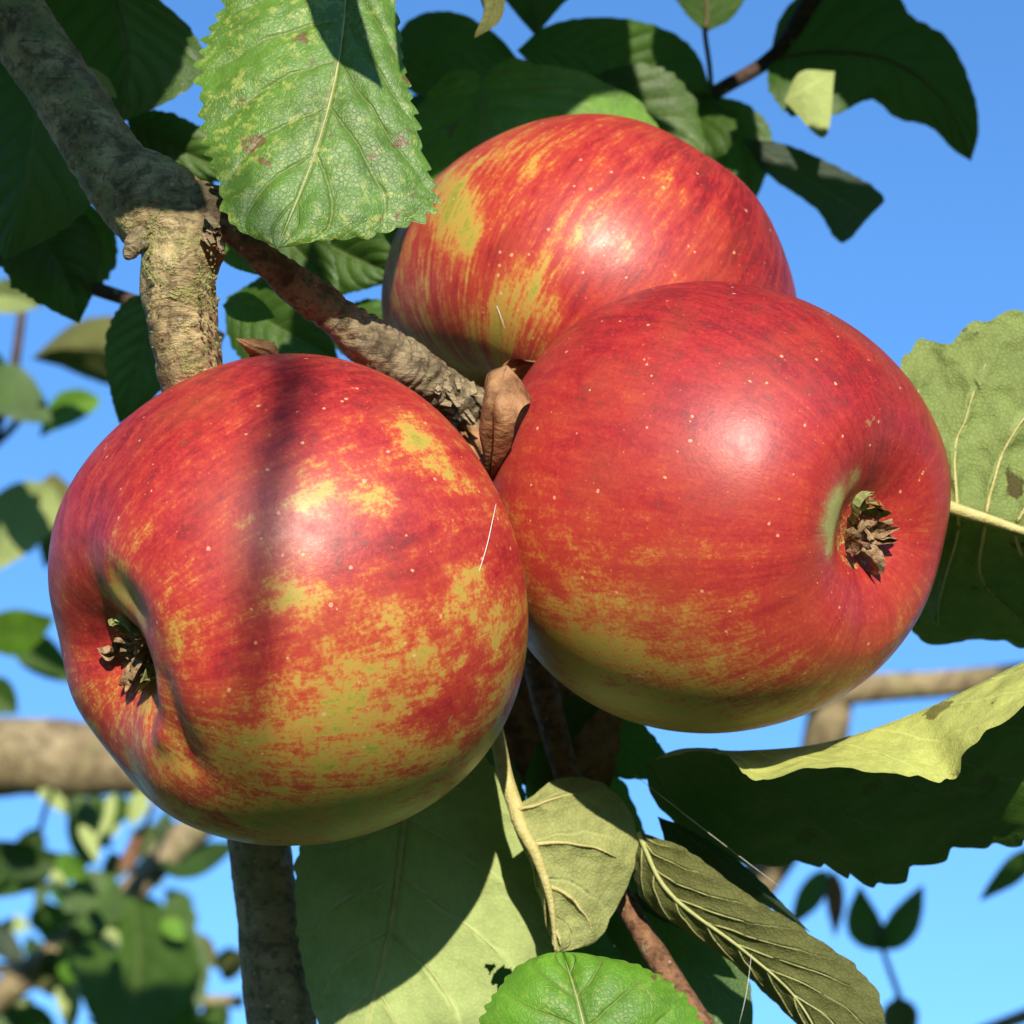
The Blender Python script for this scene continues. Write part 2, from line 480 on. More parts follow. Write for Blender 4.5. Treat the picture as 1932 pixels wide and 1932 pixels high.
# ------------------------------------------------------------------ leaves
def leaf(parent, mid, L, R, mat='leaf', side='top', nu=10, nv=48, teeth=16, tamp=0.06, bulge=0.0, quilt=0.0, nvein=8, kvein=2.2,
         wav=0.0, wf=2.0, mr=0.0, pet=None, off=None, label=None, name='leaf', rib='rib', seed=0, data=False, holes=(), vr=0.0, crink=0.0, cf=260):
    lr = random.Random(seed * 31 + len(mid))
    o3 = np.zeros(3) if off is None else off
    ev = np.clip(np.linspace(0, 1, nv + 1), 0.006, 0.994)
    Mm = cr(pts(mid), nv + 1) + o3
    Lw = cr(pts(L), 4 * nv + 1)[(ev * 4 * nv).round().astype(int)] + o3
    Rw = cr(pts(R), 4 * nv + 1)[(ev * 4 * nv).round().astype(int)] + o3
    v = np.linspace(0, 1, nv + 1)
    g = np.linspace(0, 1, nu + 1)
    us = np.r_[-g[::-1], g[1:]]
    us = np.sign(us) * (1 - (1 - np.abs(us)) ** 1.35)
    a = np.abs(us)[None, :]

    def tooth(ph):
        t = v * teeth + ph + 0.25 * np.sin(v * 23 + seed)
        f = t - np.floor(t)
        amp = np.array([0.55 + 0.9 * ((math.sin(k * 12.9898 + seed * 3.1) * 43758.5) % 1) for k in np.floor(t)])
        return np.where(f < 0.7, np.sin(f / 0.7 * np.pi / 2), (1 - f) / 0.3) * amp * np.clip(np.sin(np.pi * np.clip(v, .02, .98)) * 3, 0.15, 1)
    tl, tr = tooth(0.0), tooth(0.4)
    T = np.where(us[None, :] < 0, tl[:, None], tr[:, None]) if teeth else np.zeros((nv + 1, len(us)))
    E = np.where((us < 0)[None, :, None], Lw[:, None], Rw[:, None])
    sc = a * (1 + tamp * (T - 0.5) * a ** 7)
    V = Mm[:, None] + (E - Mm[:, None]) * sc[..., None]
    nrm = norm(np.cross(np.gradient(Mm, axis=0), Rw - Lw))
    toC = norm(CAM - Mm)
    if (nrm * toC).sum() < 0:
        nrm = -nrm
    h = bulge * 4 * a * (1 - a) * np.sin(np.pi * v)[:, None] ** 0.5
    ww = v[:, None] * nvein - a * kvein
    fade = np.clip(a * 5, 0, 1) * np.clip((1.02 - a) * 3.5, 0, 1)
    h = h + (quilt if side == 'top' else -quilt) * (np.abs(np.sin(np.pi * ww)) ** 0.7 - 0.6) * fade * np.clip(np.sin(np.pi * v)[:, None] * 3, 0, 1)
    h = h + wav * a ** 2 * np.sin(2 * np.pi * (v[:, None] * wf + seed * 0.37 + np.where(us < 0, 0.3, 0)[None, :]))
    if crink:
        cn = np.array([[mnoise.noise(Vector(V[i, j] * cf)) + .5 * mnoise.noise(Vector(V[i, j] * cf * 2.3)) for j in range(len(us))] for i in range(nv + 1)])
        h = h + crink * cn * np.clip(a * 6, 0, 1)
    V = V + nrm[:, None] * h[..., None]
    nc = len(us)
    F = grid_faces(nv + 1, nc)
    q = V.reshape(-1, 3)
    fn = np.cross(q[F[:, 1]] - q[F[:, 0]], q[F[:, 3]] - q[F[:, 0]])
    ref = np.repeat(nrm[:-1], nc - 1, axis=0)
    if ((fn * ref).sum() < 0) == (side == 'top'):
        F = F[:, ::-1]
    uv = np.stack([np.broadcast_to(us * .5 + .5, (nv + 1, nc)), np.broadcast_to(v[:, None], (nv + 1, nc))], -1).reshape(-1, 2)
    for (hx, hy, ha, hb) in holes:                       # eaten holes
        e = q - CAM
        dz = e @ FWD
        ux, uy = 966 + (e @ RGT) / px(1) / dz, 966 - (e @ UP) / px(1) / dz
        rr_ = ((ux - hx) / ha) ** 2 + ((uy - hy) / hb) ** 2 + 0.35 * np.sin(ux * .35 + uy * .21)
        F = F[~((rr_ < 1)[F].all(1))]
    base = Mm[0]
    o = mesh_obj(name, q, F, M[mat], parent, loc=base, uv=uv, label=label)
    if vr:                                               # side veins as fine ribs lying in the blade
        av, af = [], []
        for sd in (-1, 1):
            for i in range(-1, int(nvein) + 1):
                aa = np.linspace(0.02, 0.86, 16)
                vv = (i + kvein * aa) / nvein
                ok = (vv > 0.03) & (vv < 0.95)
                if ok.sum() < 4:
                    continue
                aa, vv = aa[ok], vv[ok]
                ri = np.clip((vv * nv).round().astype(int), 0, nv)
                ci = np.abs(us[None, :] - sd * aa[:, None]).argmin(1)
                fr = vv * nv
                lo, hi = np.floor(fr).astype(int), np.minimum(np.floor(fr).astype(int) + 1, nv)
                pt = V[lo, ci] + (V[hi, ci] - V[lo, ci]) * (fr - lo)[:, None] + nrm[ri] * (vr * px(mid[0][2]) * (0.1 if side == 'under' else -0.45))
                v_, f_ = tube_data(pt[::2] if len(pt) > 7 else pt, np.linspace(1, .25, len(pt[::2] if len(pt) > 7 else pt)) * vr * px(mid[0][2]), 6, 30)
                af += [[x + len(av) for x in f] for f in f_]
                av += v_.tolist()
        if av:
            mesh_obj('vein', av, af, M[rib], o, loc=base)
    if mr or pet:
        d0 = mid[0][2]
        line = Mm[::max(1, nv // 12)]
        sgn = -0.15 if side == 'top' else 0.25
        line = line + nrm[::max(1, nv // 12)] * (mr * px(d0) * sgn)
        rr = np.linspace(1, 0.18, len(line)) * max(mr, 0.4) * px(d0)
        if pet:
            pp = np.array(pts([c[:3] for c in pet]))[:] + o3
            line = np.vstack([pp, line])
            rr = np.r_[np.full(len(pp), (mr or 3) * px(d0) * 1.0), rr]
        VV, FF = tube_data(line, rr, 8, 60)
        mesh_obj('midrib' if mr else 'petiole', VV, FF, M[rib], o, loc=base)
    return o


def shape(v, tipw=0.0):
    return np.clip(np.sin(np.pi * v ** 0.80), 0, 1) ** 0.8 * (1.08 - 0.3 * v ** 3)


def pleaf(parent, base, tip, w, bend=0.0, tl=0.0, tr=0.0, sag=0.0, wl=None, mat='leaf', side='top', **kw):
    """Parametric leaf: base and tip (x, y, d), half widths w / wl in photo units, depth of both margins tl / tr in metres."""
    b, t = np.array(base, float), np.array(tip, float)
    ax = (t - b)[:2]
    ln = np.linalg.norm(ax)
    pr = np.array((-ax[1], ax[0])) / (ln + 1e-9)
    wl = w if wl is None else wl
    lr = random.Random(kw.get('seed', 0) * 7 + 3)
    if not bend: bend = lr.uniform(-.10, .10) * ln
    if not tl: tl = lr.uniform(-.9, .9) * wl * px(b[2])
    if not tr: tr = (lr.uniform(-.6, .2) * w * px(b[2]) - tl * .6)
    if not sag: sag = lr.uniform(-.12, .12) * ln * px(b[2])
    kw.setdefault('wav', .05 * w * px(b[2])); kw.setdefault('teeth', 14)
    v = np.linspace(0, 1, 9)
    mid = [(*(b[:2] + ax * k + pr * bend * 4 * k * (1 - k)), b[2] + (t[2] - b[2]) * k + sag * 4 * k * (1 - k)) for k in v]
    s_ = shape(v)
    Lp = [(m[0] - pr[0] * wl * q, m[1] - pr[1] * wl * q, m[2] + tl * q) for m, q in zip(mid, s_)]
    Rp = [(m[0] + pr[0] * w * q, m[1] + pr[1] * w * q, m[2] + tr * q) for m, q in zip(mid, s_)]
    return leaf(parent, mid, Lp, Rp, mat, side, **kw)


# ------------------------------------------------------------------ apples
APPLE_PROFILE = [(0.0, 0.60), (0.07, 0.605), (0.13, 0.64), (0.20, 0.73), (0.29, 0.80), (0.40, 0.835), (0.54, 0.80), (0.71, 0.675),
                 (0.86, 0.46), (0.96, 0.20), (1.0, -0.06), (0.985, -0.30), (0.91, -0.53), (0.78, -0.71), (0.62, -0.81), (0.46, -0.835),
                 (0.31, -0.79), (0.19, -0.67), (0.09, -0.52), (0.0, -0.44)]


SHALLOW = [(0.0, 0.655), (0.07, 0.66), (0.12, 0.675), (0.17, 0.72), (0.24, 0.775), (0.33, 0.815), (0.42, 0.825)] + APPLE_PROFILE[6:]


FLAT = [(0.0, 0.71), (0.07, 0.712), (0.12, 0.722), (0.17, 0.748), (0.24, 0.786), (0.33, 0.815), (0.42, 0.825)] + APPLE_PROFILE[6:]


def basis(z, roll):
    z = norm(np.asarray(z, float))
    x = np.cross((0.13, 0.2, 0.97), z)
    x = x / np.linalg.norm(x)
    y = np.cross(z, x)
    c, s_ = math.cos(roll), math.sin(roll)
    return np.stack([x * c + y * s_, -x * s_ + y * c, z], 1)      # columns


def apple(cx, cy, d, rpx, cal, roll, mat, label, red0, grads, patches, hz=1.0, lobe=0.05, rsx=0.0, prof=None, mods=(), greens=(), calr=1.0, seed=0, fresh=(1,)):
    R = rpx * px(d)
    cen = P(cx, cy, d)
    # camera-space frame seen from the apple, so directions read straight off the photo
    tv = norm(CAM - cen)
    bx = norm(np.cross(UP, tv))
    by = np.cross(tv, bx)
    W = np.stack([bx, by, tv], 1)
    rot = basis(W @ norm(np.array(cal, float)), roll)
    nt, nf = 210, 300
    pr = cr(prof or APPLE_PROFILE, nt)
    ph = np.linspace(0, 2 * np.pi, nf, endpoint=False)
    rr, zz = pr[:, 0][:, None], pr[:, 1][:, None] * hz
    k = np.clip((zz + 0.15) / 0.9, 0, 1) ** 1.3          # lobes grow towards the calyx
    lob = lobe * k * (np.cos(5 * ph + seed)[None] + 0.5 * np.cos(3 * ph + 1.7 + seed)[None] + 0.35 * np.cos(8 * ph + 0.4)[None])
    low = 0.014 * np.cos(2 * ph + seed * 2 + 0.5)[None] + 0.008 * np.cos(3 * ph + 2.0 + seed)[None]
    fac = 1 + lob * np.clip(rr * 3, 0, 1) + low
    X, Y, Z = rr * np.cos(ph)[None] * fac, rr * np.sin(ph)[None] * fac, zz * (1 + lob * 0.9) + 0 * ph[None]
    V = np.stack([X, Y, Z], -1).reshape(-1, 3)
    dirs = norm(V)
    dcam = (dirs @ rot.T) @ W                            # to camera-like axes (x right, y up, z to camera)
    def pdir(x, y):
        u = np.array(((x - cx) / rpx, (cy - y) / rpx))
        l2 = min(0.97, float(u @ u))
        return norm(np.array((u[0], u[1], math.sqrt(1 - l2))))
    for (x, y, x2, y2, sg, amp) in mods:                 # creases and swellings of the flesh
        ends = np.zeros(len(V))
        for t in np.linspace(0, 1, 17):
            dd_ = dcam @ pdir(x + (x2 - x) * t, y + (y2 - y) * t)
            wt = np.exp(-((1 - dd_) / (0.5 * (sg / rpx) ** 2))) * (0.45 + 0.55 * math.sin(math.pi * (0.15 + 0.7 * t)))
            ends = np.maximum(ends, wt)
        V = V * (1 + amp * ends)[:, None]
    red = np.full(len(V), red0)
    for vec, amp in grads:
        red += amp * (dcam @ norm(np.array(vec, float)))
    for (x, y, sg, amp) in patches:
        red += amp * np.exp(-((1 - dcam @ pdir(x, y)) / (0.5 * (sg / rpx) ** 2)))
    grn = np.zeros(len(V))
    for (x, y, sg, amp) in greens:
        grn += amp * np.exp(-((1 - dcam @ pdir(x, y)) / (0.5 * (sg / rpx) ** 2)))
    zr = dirs[:, 2]
    rus = rsx * np.exp(-((1 + zr) / 0.30)) - 0.25
    rus = rus + 0.75 * np.clip((np.hypot(V[:, 0], V[:, 1]) < 0.17) & (V[:, 2] > 0), 0, 1)
    F = grid_faces(nt, nf, True)
    me = bpy.data.meshes.new('apple')
    me.from_pydata((V * R).tolist(), [], F.tolist())
    me.polygons.foreach_set('use_smooth', [True] * len(me.polygons))
    for nm, arr in (('red', red), ('russet', rus), ('green', grn)):
        at = me.attributes.new(nm, 'FLOAT', 'POINT')
        at.data.foreach_set('value', arr.astype(np.float32))
    me.materials.append(mat)
    me.update()
    vol = V[F]
    o = bpy.data.objects.new('apple', me)
    col.objects.link(o)
    o.matrix_world = Matrix([[*rot[i], cen[i]] for i in range(3)] + [[0, 0, 0, 1]])
    tag(o, label, 'apple', 'apples in the ripe cluster')
    me.flip_normals()
    # calyx: sepals and withered stamens in the basin
    lr = random.Random(seed + 5)
    for i in range(5):
        a0 = i * 2 * math.pi / 5 + 0.3 + lr.uniform(-.15, .15)
        n1, n2 = 13, 5
        vs = []
        ln = lr.uniform(0.17, 0.25) * calr
        cu = lr.uniform(0.5, 1.5)
        for q in range(n1):
            t = q / (n1 - 1)
            rad = 0.075 + ln * (t * 0.75 if cu < 1 else t - 0.5 * t * t)
            z = (prof or APPLE_PROFILE)[0][1] + 0.10 * math.sin(t * 2.2 * cu) * calr + 0.25 * max(0.0, rad - 0.14)
            wd = 0.062 * calr * (1 - t) ** 0.9 + 0.004
            for p_ in range(n2):
                e = (p_ / (n2 - 1) - 0.5) * 2
                vs.append((rad * math.cos(a0) - e * wd * math.sin(a0) + lr.uniform(-.003, .003) + .05 * math.sin(t * 5 + i) * t, rad * math.sin(a0) + e * wd * math.cos(a0) + lr.uniform(-.003, .003) + .04 * math.sin(t * 4 + 2 * i) * t,
                           (z + 0.05 * e * e) * hz + 0.012))
        top = np.array(vs)
        bot = top - np.array((0, 0, 0.007))
        ff = grid_faces(n1, n2).tolist()
        bd = [i_ for i_ in range(n2)] + [r_ * n2 + n2 - 1 for r_ in range(1, n1)] + [(n1 - 1) * n2 + c_ for c_ in range(n2 - 2, -1, -1)] + [r_ * n2 for r_ in range(n1 - 2, 0, -1)]
        k_ = n1 * n2
        fa = ff + [[k_ + x for x in f[::-1]] for f in ff] + [[bd[j], bd[(j + 1) % len(bd)], k_ + bd[(j + 1) % len(bd)], k_ + bd[j]] for j in range(len(bd))]
        sm = bpy.data.meshes.new('sepal')
        sm.from_pydata((np.vstack([top, bot]) * R).tolist(), [], fa)
        sm.materials.append(M['sepal_green'] if i in fresh else M['calyx'])
        so_ = bpy.data.objects.new('sepal', sm)
        col.objects.link(so_)
        so_.parent = o
    av, af = [], []
    for i in range(11):
        a0, r0 = lr.uniform(0, 6.28), lr.uniform(0.01, 0.07)
        b0 = np.array((r0 * math.cos(a0), r0 * math.sin(a0), ((prof or APPLE_PROFILE)[0][1] - .01) * hz))
        tipp = b0 + np.array((lr.uniform(-.11, .11), lr.uniform(-.11, .11), lr.uniform(0.04, 0.12)))
        midp = (b0 + tipp) / 2 + np.array((lr.uniform(-.03, .03), lr.uniform(-.03, .03), 0.02))
        v_, f_ = tube_data(np.array([b0, midp, tipp]) * R, [0.010 * R, 0.008 * R, 0.014 * R], 6, 8)
        af += [[x + len(av) for x in f] for f in f_]
        av += v_.tolist()
    cm = bpy.data.meshes.new('calyx')
    cm.from_pydata(av, [], af)
    cm.materials.append(M['calyx'])
    co = bpy.data.objects.new('calyx', cm)
    col.objects.link(co)
    co.parent = o
    # stalk
    v_, f_ = tube_data(np.array([(0, 0, -0.46), (0.01, 0.02, -0.7), (0.05, 0.03, -0.92)]) * R * np.array((1, 1, hz)), [0.05 * R, 0.045 * R, 0.06 * R], 10, 14)
    st = bpy.data.meshes.new('stalk')
    st.from_pydata(v_.tolist(), [], f_)
    st.materials.append(M['bark_red'])
    st.polygons.foreach_set('use_smooth', [True] * len(st.polygons))
    sk = bpy.data.objects.new('stalk', st)
    col.objects.link(sk)
    sk.parent = o
    return o


Rl, Rr, Rt = 450 * px(0.40), 424 * px(0.412), 395 * px(0.455)
apple(527, 1140, 0.400, 470, (-0.84, -0.29, 0.46), 0.6, apple_mat('apple_skin_blotched', Rl, 1.0, 0.7, 0.95, 1.0),
      'red and yellow blotched apple at lower left with a vertical shadow line and ribbed calyx',
      0.56, [((-0.45, 0.8, 0.3), 0.27)],
      [(580, 945, 45, -.42), (760, 845, 48, -.5), (815, 905, 42, -.46), (690, 960, 50, -.34), (640, 880, 40, -.2), (480, 1010, 40, -.15), (850, 1110, 50, -.38), (555, 1110, 50, -.36), (640, 1280, 90, -.16), (720, 1150, 40, -.32), (600, 1400, 120, -.12), (760, 1250, 60, -.15), (900, 1180, 45, -.2), (690, 1370, 60, -.15),
       (820, 900, 45, .25), (770, 1060, 70, .22), (900, 1060, 60, .25), (820, 1330, 80, .22), (640, 1040, 60, .2), (450, 1230, 70, .2),
       (230, 1080, 70, -.2), (560, 1570, 130, -.3), (760, 1480, 120, -.12), (330, 1200, 80, -.22), (170, 1110, 50, -.3), (150, 1330, 70, -.3), (130, 1130, 60, -.25), (250, 1350, 40, .2), (400, 1300, 50, .1), (450, 1420, 80, -.2), (300, 1450, 60, -.15)],
      hz=0.92, lobe=0.012, seed=1, calr=0.66, prof=SHALLOW, fresh=(0, 3),
      mods=[(188, 1098, 238, 1170, 40, -.05), (228, 1290, 228, 1410, 27, -.05), (300, 1300, 350, 1455, 34, -.036), (262, 1410, 275, 1420, 36, .035),
            (395, 1290, 396, 1300, 80, .03), (140, 1200, 140, 1210, 50, .04), (330, 1150, 331, 1150, 70, .02), (200, 1480, 201, 1480, 90, -.03)],
      greens=[(195, 1125, 50, .8), (225, 1180, 34, .7), (200, 1300, 40, .3)])
apple(1368, 959, 0.412, 430, (0.77, -0.12, 0.63), 0.2, apple_mat('apple_skin_red', Rr, 7.0, 0.55, 0.55, 0.9),
      'mostly red apple at right with a large highlight and open calyx facing right',
      0.64, [((0.05, 0.95, 0.2), 0.28), ((0.9, 0.0, 0.2), 0.05)],
      [(1100, 1230, 150, -.12), (1250, 1330, 140, -.15), (1480, 1370, 120, -.15), (1640, 1180, 120, .16), (1150, 1180, 130, -.12), (1350, 1230, 120, -.06), (990, 1080, 60, -.35), (1500, 1120, 100, .08)],
      hz=0.99, lobe=0.006, seed=2, calr=0.7, fresh=(1, 2), prof=FLAT,
      greens=[(1590, 985, 42, 1.3), (1605, 935, 36, 1.0), (1590, 1040, 30, .8), (1645, 895, 26, .7), (1050, 1310, 90, .3), (975, 1060, 40, .6)])
apple(1128, 588, 0.455, 405, (0.52, 0.72, -0.46), 1.1, apple_mat('apple_skin_striped', Rt, 13.0, 1.2, 0.5, 1.0),
      'red apple with golden stripes at the back, partly behind the right apple and leaf',
      0.54, [((0.7, 0.6, 0.3), 0.26)],
      [(880, 400, 60, -.5), (850, 340, 45, -.3), (960, 290, 55, -.35), (900, 450, 40, -.3), (1010, 560, 50, -.25), (920, 600, 60, -.25), (820, 560, 60, -.1), (1190, 470, 45, -.2),
       (1270, 390, 40, -.2), (950, 480, 45, .3), (900, 560, 40, .25), (1090, 570, 40, .2), (780, 600, 90, .12), (730, 560, 60, .15), (860, 690, 60, .0)],
      hz=0.86, lobe=0.012, rsx=1.05, seed=3)

# ------------------------------------------------------------------ the fruiting bough in front
bough = thing('apple_branch', P(0, -120, 0.425), 'lichened bough at upper left forking behind the three apples, with sunlit leaves', 'branch')
branch('limb', [(-500, -1500, .46, 84), (-180, -600, .44, 68), (-40, -160, .43, 62), (20, 20, .425, 64), (120, 170, .42, 66), (215, 320, .412, 70), (300, 395, .408, 92), (345, 450, .406, 80), (335, 520, .405, 72),
                (345, 610, .406, 66), (360, 700, .408, 62), (390, 850, .42, 58)],
       M['bark'], bough, 64, 360, bark_bump(0.05, 0.045, 1100, 0.06, 1))
branch('lower_stem', [(385, 830, .42, 58), (400, 900, .43, 58), (450, 1300, .45, 57), (490, 1600, .452, 58), (515, 1800, .452, 62), (540, 2020, .452, 70), (600, 2800, .46, 84), (640, 4200, .48, 110)],
       M['bark_grey'], bough, 36, 320, bark_bump(0.05, 0.03, 500, 0.04, 2))
branch('spur', [(330, 400, .408, 60), (395, 400, .405, 50), (440, 435, .402, 26), (490, 480, .402, 26), (560, 540, .405, 37), (640, 600, .408, 40), (690, 640, .410, 47),
                (760, 690, .413, 50), (830, 735, .418, 46), (900, 780, .424, 44), (960, 830, .432, 36)], M['bark_spur'], bough, 48, 300, bark_bump(0.10, 0.10, 1700, 0.10, 4))
branch('bud', [(278, 440, .403, 24), (256, 458, .401, 20), (244, 476, .4005, 15), (240, 488, .400, 5)], M['bark_spur'], bough, 18, 30, bark_bump(0.4, 0.2, 3500, 0.3, 9))
branch('twig', [(960, 830, .44, 36), (1000, 1150, .45, 30), (1050, 1400, .45, 26), (1130, 1600, .445, 20), (1190, 1720, .438, 21), (1255, 1830, .432, 24), (1340, 1975, .425, 27), (1500, 2400, .43, 30), (1300, 3200, .46, 34)],
       M['bark_red'], bough, 20, 120, bark_bump(0.1, 0.05, 700, 0.06, 12))
# crusty lichen on the sunlit stub, bark scales on the spur
lv, lf = [], []
for i in range(110):
    t = random.random()
    yy = 470 + 210 * t
    xx = 340 + random.choice((1, 1, 1, -1)) * random.uniform(35, 68) + (yy - 520) * 0.08
    dd = 0.406 - 0.0045 * (1 - min(1, abs(xx - 345) / 72) ** 2) ** .5 * 3.2 + random.uniform(-.0006, .0006)
    c = P(xx, yy, dd)
    r = random.uniform(1.2, 4.5) * px(.4)
    for k in range(6):
        a0 = k * math.pi / 3
        lv.append(c + (RGT * math.cos(a0) + UP * math.sin(a0)) * r * random.uniform(.5, 1.3) - FWD * r * random.uniform(-.2, .5))
    lv.append(c - FWD * r * random.uniform(.5, 1.0))
    b = 7 * i
    lf += [[b + k, b + (k + 1) % 6, b + 6][::-1] for k in range(6)]
mesh_obj('lichen', lv, lf, M['lichen'], bough, smooth=False)['kind'] = 'stuff'
for i in range(44):
    t = random.random()
    cx_, cy_ = 690 + 215 * t, 640 + 140 * t
    s_ = random.uniform(-38, 38)
    c = P(cx_ - s_ * .55, cy_ + s_ * .8, .418 + .008 * t - .0105 * (1 - (s_ / 48) ** 2) ** .5)
    ax1 = norm(RGT * .78 - UP * .6 + FWD * .1 + rng.normal(0, .25, 3))
    ax2 = norm(np.cross(ax1, FWD) + rng.normal(0, .2, 3))
    l_, w_ = random.uniform(8, 22) * px(.41), random.uniform(4, 8) * px(.41)
    up_ = -FWD * random.uniform(1, 5) * px(.41)
    q = [c - ax1 * l_ - ax2 * w_, c + ax1 * l_ * .9 - ax2 * w_ * .5 + up_, c + ax1 * l_ + ax2 * w_ * .8 + up_, c - ax1 * l_ * .7 + ax2 * w_]
    th = FWD * 2.2 * px(.41)
    mesh_obj('bark_scale', q + [k + th for k in q], [[3, 2, 1, 0], [4, 5, 6, 7], [0, 1, 5, 4], [1, 2, 6, 5], [2, 3, 7, 6], [3, 0, 4, 7]], M['bark_grey'], bough, smooth=False)

# broken pale wood where the spur leaves the fork
for i in range(9):
    c = P(random.uniform(392, 436), random.uniform(395, 468), .3985 + random.uniform(-.0012, .0012))
    ax1 = norm(RGT * .5 - UP * .85 - FWD * .2 + rng.normal(0, .35, 3))
    ax2 = norm(np.cross(ax1, FWD) + rng.normal(0, .3, 3))
    l_, w_ = random.uniform(9, 24) * px(.4), random.uniform(6, 12) * px(.4)
    q = [c - ax1 * l_ - ax2 * w_ * .6, c + ax1 * l_ * .5 - ax2 * w_, c + ax1 * l_ + ax2 * w_ * .2, c - ax1 * l_ * .5 + ax2 * w_]
    th = FWD * 14 * px(.4)
    mesh_obj('bark_scale', q + [k + th for k in q], [[3, 2, 1, 0], [4, 5, 6, 7], [0, 1, 5, 4], [1, 2, 6, 5], [2, 3, 7, 6], [3, 0, 4, 7]], M['bark_wood' if i % 3 else 'bark_spur'], bough, smooth=False)

# upper-left sunlit leaf
leaf(bough, [(655, -140, .412), (652, 0, .407), (634, 140, .400), (590, 300, .394), (523, 468, .389)],
     [(655, -140, .412), (520, -90, .413), (428, 0, .410), (392, 70, .408), (377, 150, .405), (384, 240, .401), (405, 320, .397), (436, 420, .391), (523, 468, .389)],
     [(655, -140, .412), (725, -80, .410), (748, 20, .407), (762, 120, .403), (795, 270, .398), (820, 385, .395), (775, 425, .393), (690, 447, .391), (600, 456, .390), (523, 468, .389)],
     'leaf_fresh', 'top', 44, 240, 28, 0.065, bulge=0.0012, quilt=0.0006, nvein=7, kvein=1.6, mr=3.0, crink=.00045, cf=200, label='large sunlit mottled leaf with toothed edge and brown spots', seed=3)
# large pale leaf below the left apple
leaf(bough, [(775, 1440, .438), (762, 1560, .439), (738, 1740, .438), (700, 1900, .436), (660, 2080, .434)],
     [(775, 1440, .438), (640, 1480, .445), (565, 1600, .447), (560, 1750, .446), (590, 1900, .443), (660, 2080, .434)],
     [(775, 1440, .438), (900, 1420, .440), (985, 1540, .441), (1020, 1680, .438), (1042, 1800, .435), (985, 1930, .434), (830, 2040, .434), (660, 2080, .434)],
     'leaf_under', 'under', 110, 320, 22, 0.03, bulge=0.0015, quilt=0.0006, nvein=6, kvein=1.7, mr=7, rib='rib', vr=2.4, crink=.0005, cf=160, holes=[(950, 1845, 26, 24), (925, 1825, 12, 9)], label='large pale leaf half shaded below the left apple', seed=5)
pleaf(bough, (900, 1700, .452), (1010, 2000, .450), 90, mat='leaf', seed=18)
pleaf(bough, (860, 1370, .462), (1010, 1650, .46), 75, mat='leaf', seed=24)
pleaf(bough, (1050, 1670, .452), (1210, 1880, .45), 62, mat='leaf', seed=25)
# small woolly folded leaf
leaf(bough, [(975, 1525, .424), (985, 1560, .422), (1015, 1620, .421), (1040, 1700, .421), (1050, 1800, .422)],
     [(975, 1525, .424), (972, 1560, .430), (1000, 1630, .432), (1025, 1710, .433), (1050, 1800, .422)],
     [(975, 1525, .424), (1050, 1470, .427), (1140, 1480, .428), (1197, 1550, .428), (1195, 1640, .427), (1160, 1715, .426), (1125, 1775, .424), (1050, 1800, .422)],
     'leaf_woolly', 'under', 36, 110, 10, 0.02, bulge=0.0012, quilt=0.0018, nvein=3.6, kvein=1.2, mr=15, pet=[(925, 1330, .428), (942, 1410, .427), (955, 1470, .4255)], rib='rib_yellow', vr=4.5, crink=.0006,
     label='small folded leaf with thick yellow midrib between the lower apples', seed=6)
# bright leaf at the bottom
leaf(bough, [(1150, 2160, .385), (1125, 2060, .384), (1105, 1950, .385), (1085, 1870, .388), (1062, 1798, .394)],
     [(1150, 2160, .385), (960, 2120, .388), (900, 2010, .390), (915, 1910, .391), (965, 1835, .393), (1010, 1806, .394), (1062, 1798, .394)],
     [(1150, 2160, .385), (1330, 2110, .388), (1345, 2000, .389), (1310, 1905, .390), (1235, 1835, .392), (1150, 1808, .393), (1062, 1798, .394)],
     'leaf_bright', 'top', 40, 150, 24, 0.05, bulge=0.0022, quilt=0.0005, nvein=7, kvein=1.4, mr=3, label='bright green leaf tip nearest the lens at the bottom edge', seed=8)
# narrow olive leaf at lower right
leaf(bough, [(1205, 1570, .428), (1260, 1680, .425), (1400, 1790, .422), (1500, 1880, .420), (1570, 2000, .418)],
     [(1205, 1570, .428), (1195, 1640, .431), (1215, 1700, .431), (1360, 1800, .429), (1460, 1890, .428), (1570, 2000, .418)],
     [(1205, 1570, .428), (1290, 1600, .423), (1400, 1680, .420), (1540, 1770, .418), (1640, 1850, .417), (1668, 1930, .416), (1620, 1990, .417), (1570, 2000, .418)],
     'leaf_olive', 'under', 30, 120, 16, 0.03, bulge=0.001, quilt=0.0004, mr=5, vr=1.6, crink=.0004, label='long narrow olive leaf curving to the lower right corner', seed=9)
leaf(bough, [(1240, 1540, .436), (1330, 1600, .434), (1420, 1670, .433), (1530, 1760, .433)],
     [(1240, 1540, .436), (1260, 1590, .436), (1350, 1650, .436), (1530, 1760, .433)],
     [(1240, 1540, .436), (1300, 1565, .434), (1400, 1630, .433), (1530, 1760, .433)],
     'leaf_blue', 'top', 10, 90, 14, 0.10, label='dark scalloped leaf edge above the narrow olive leaf', seed=2)
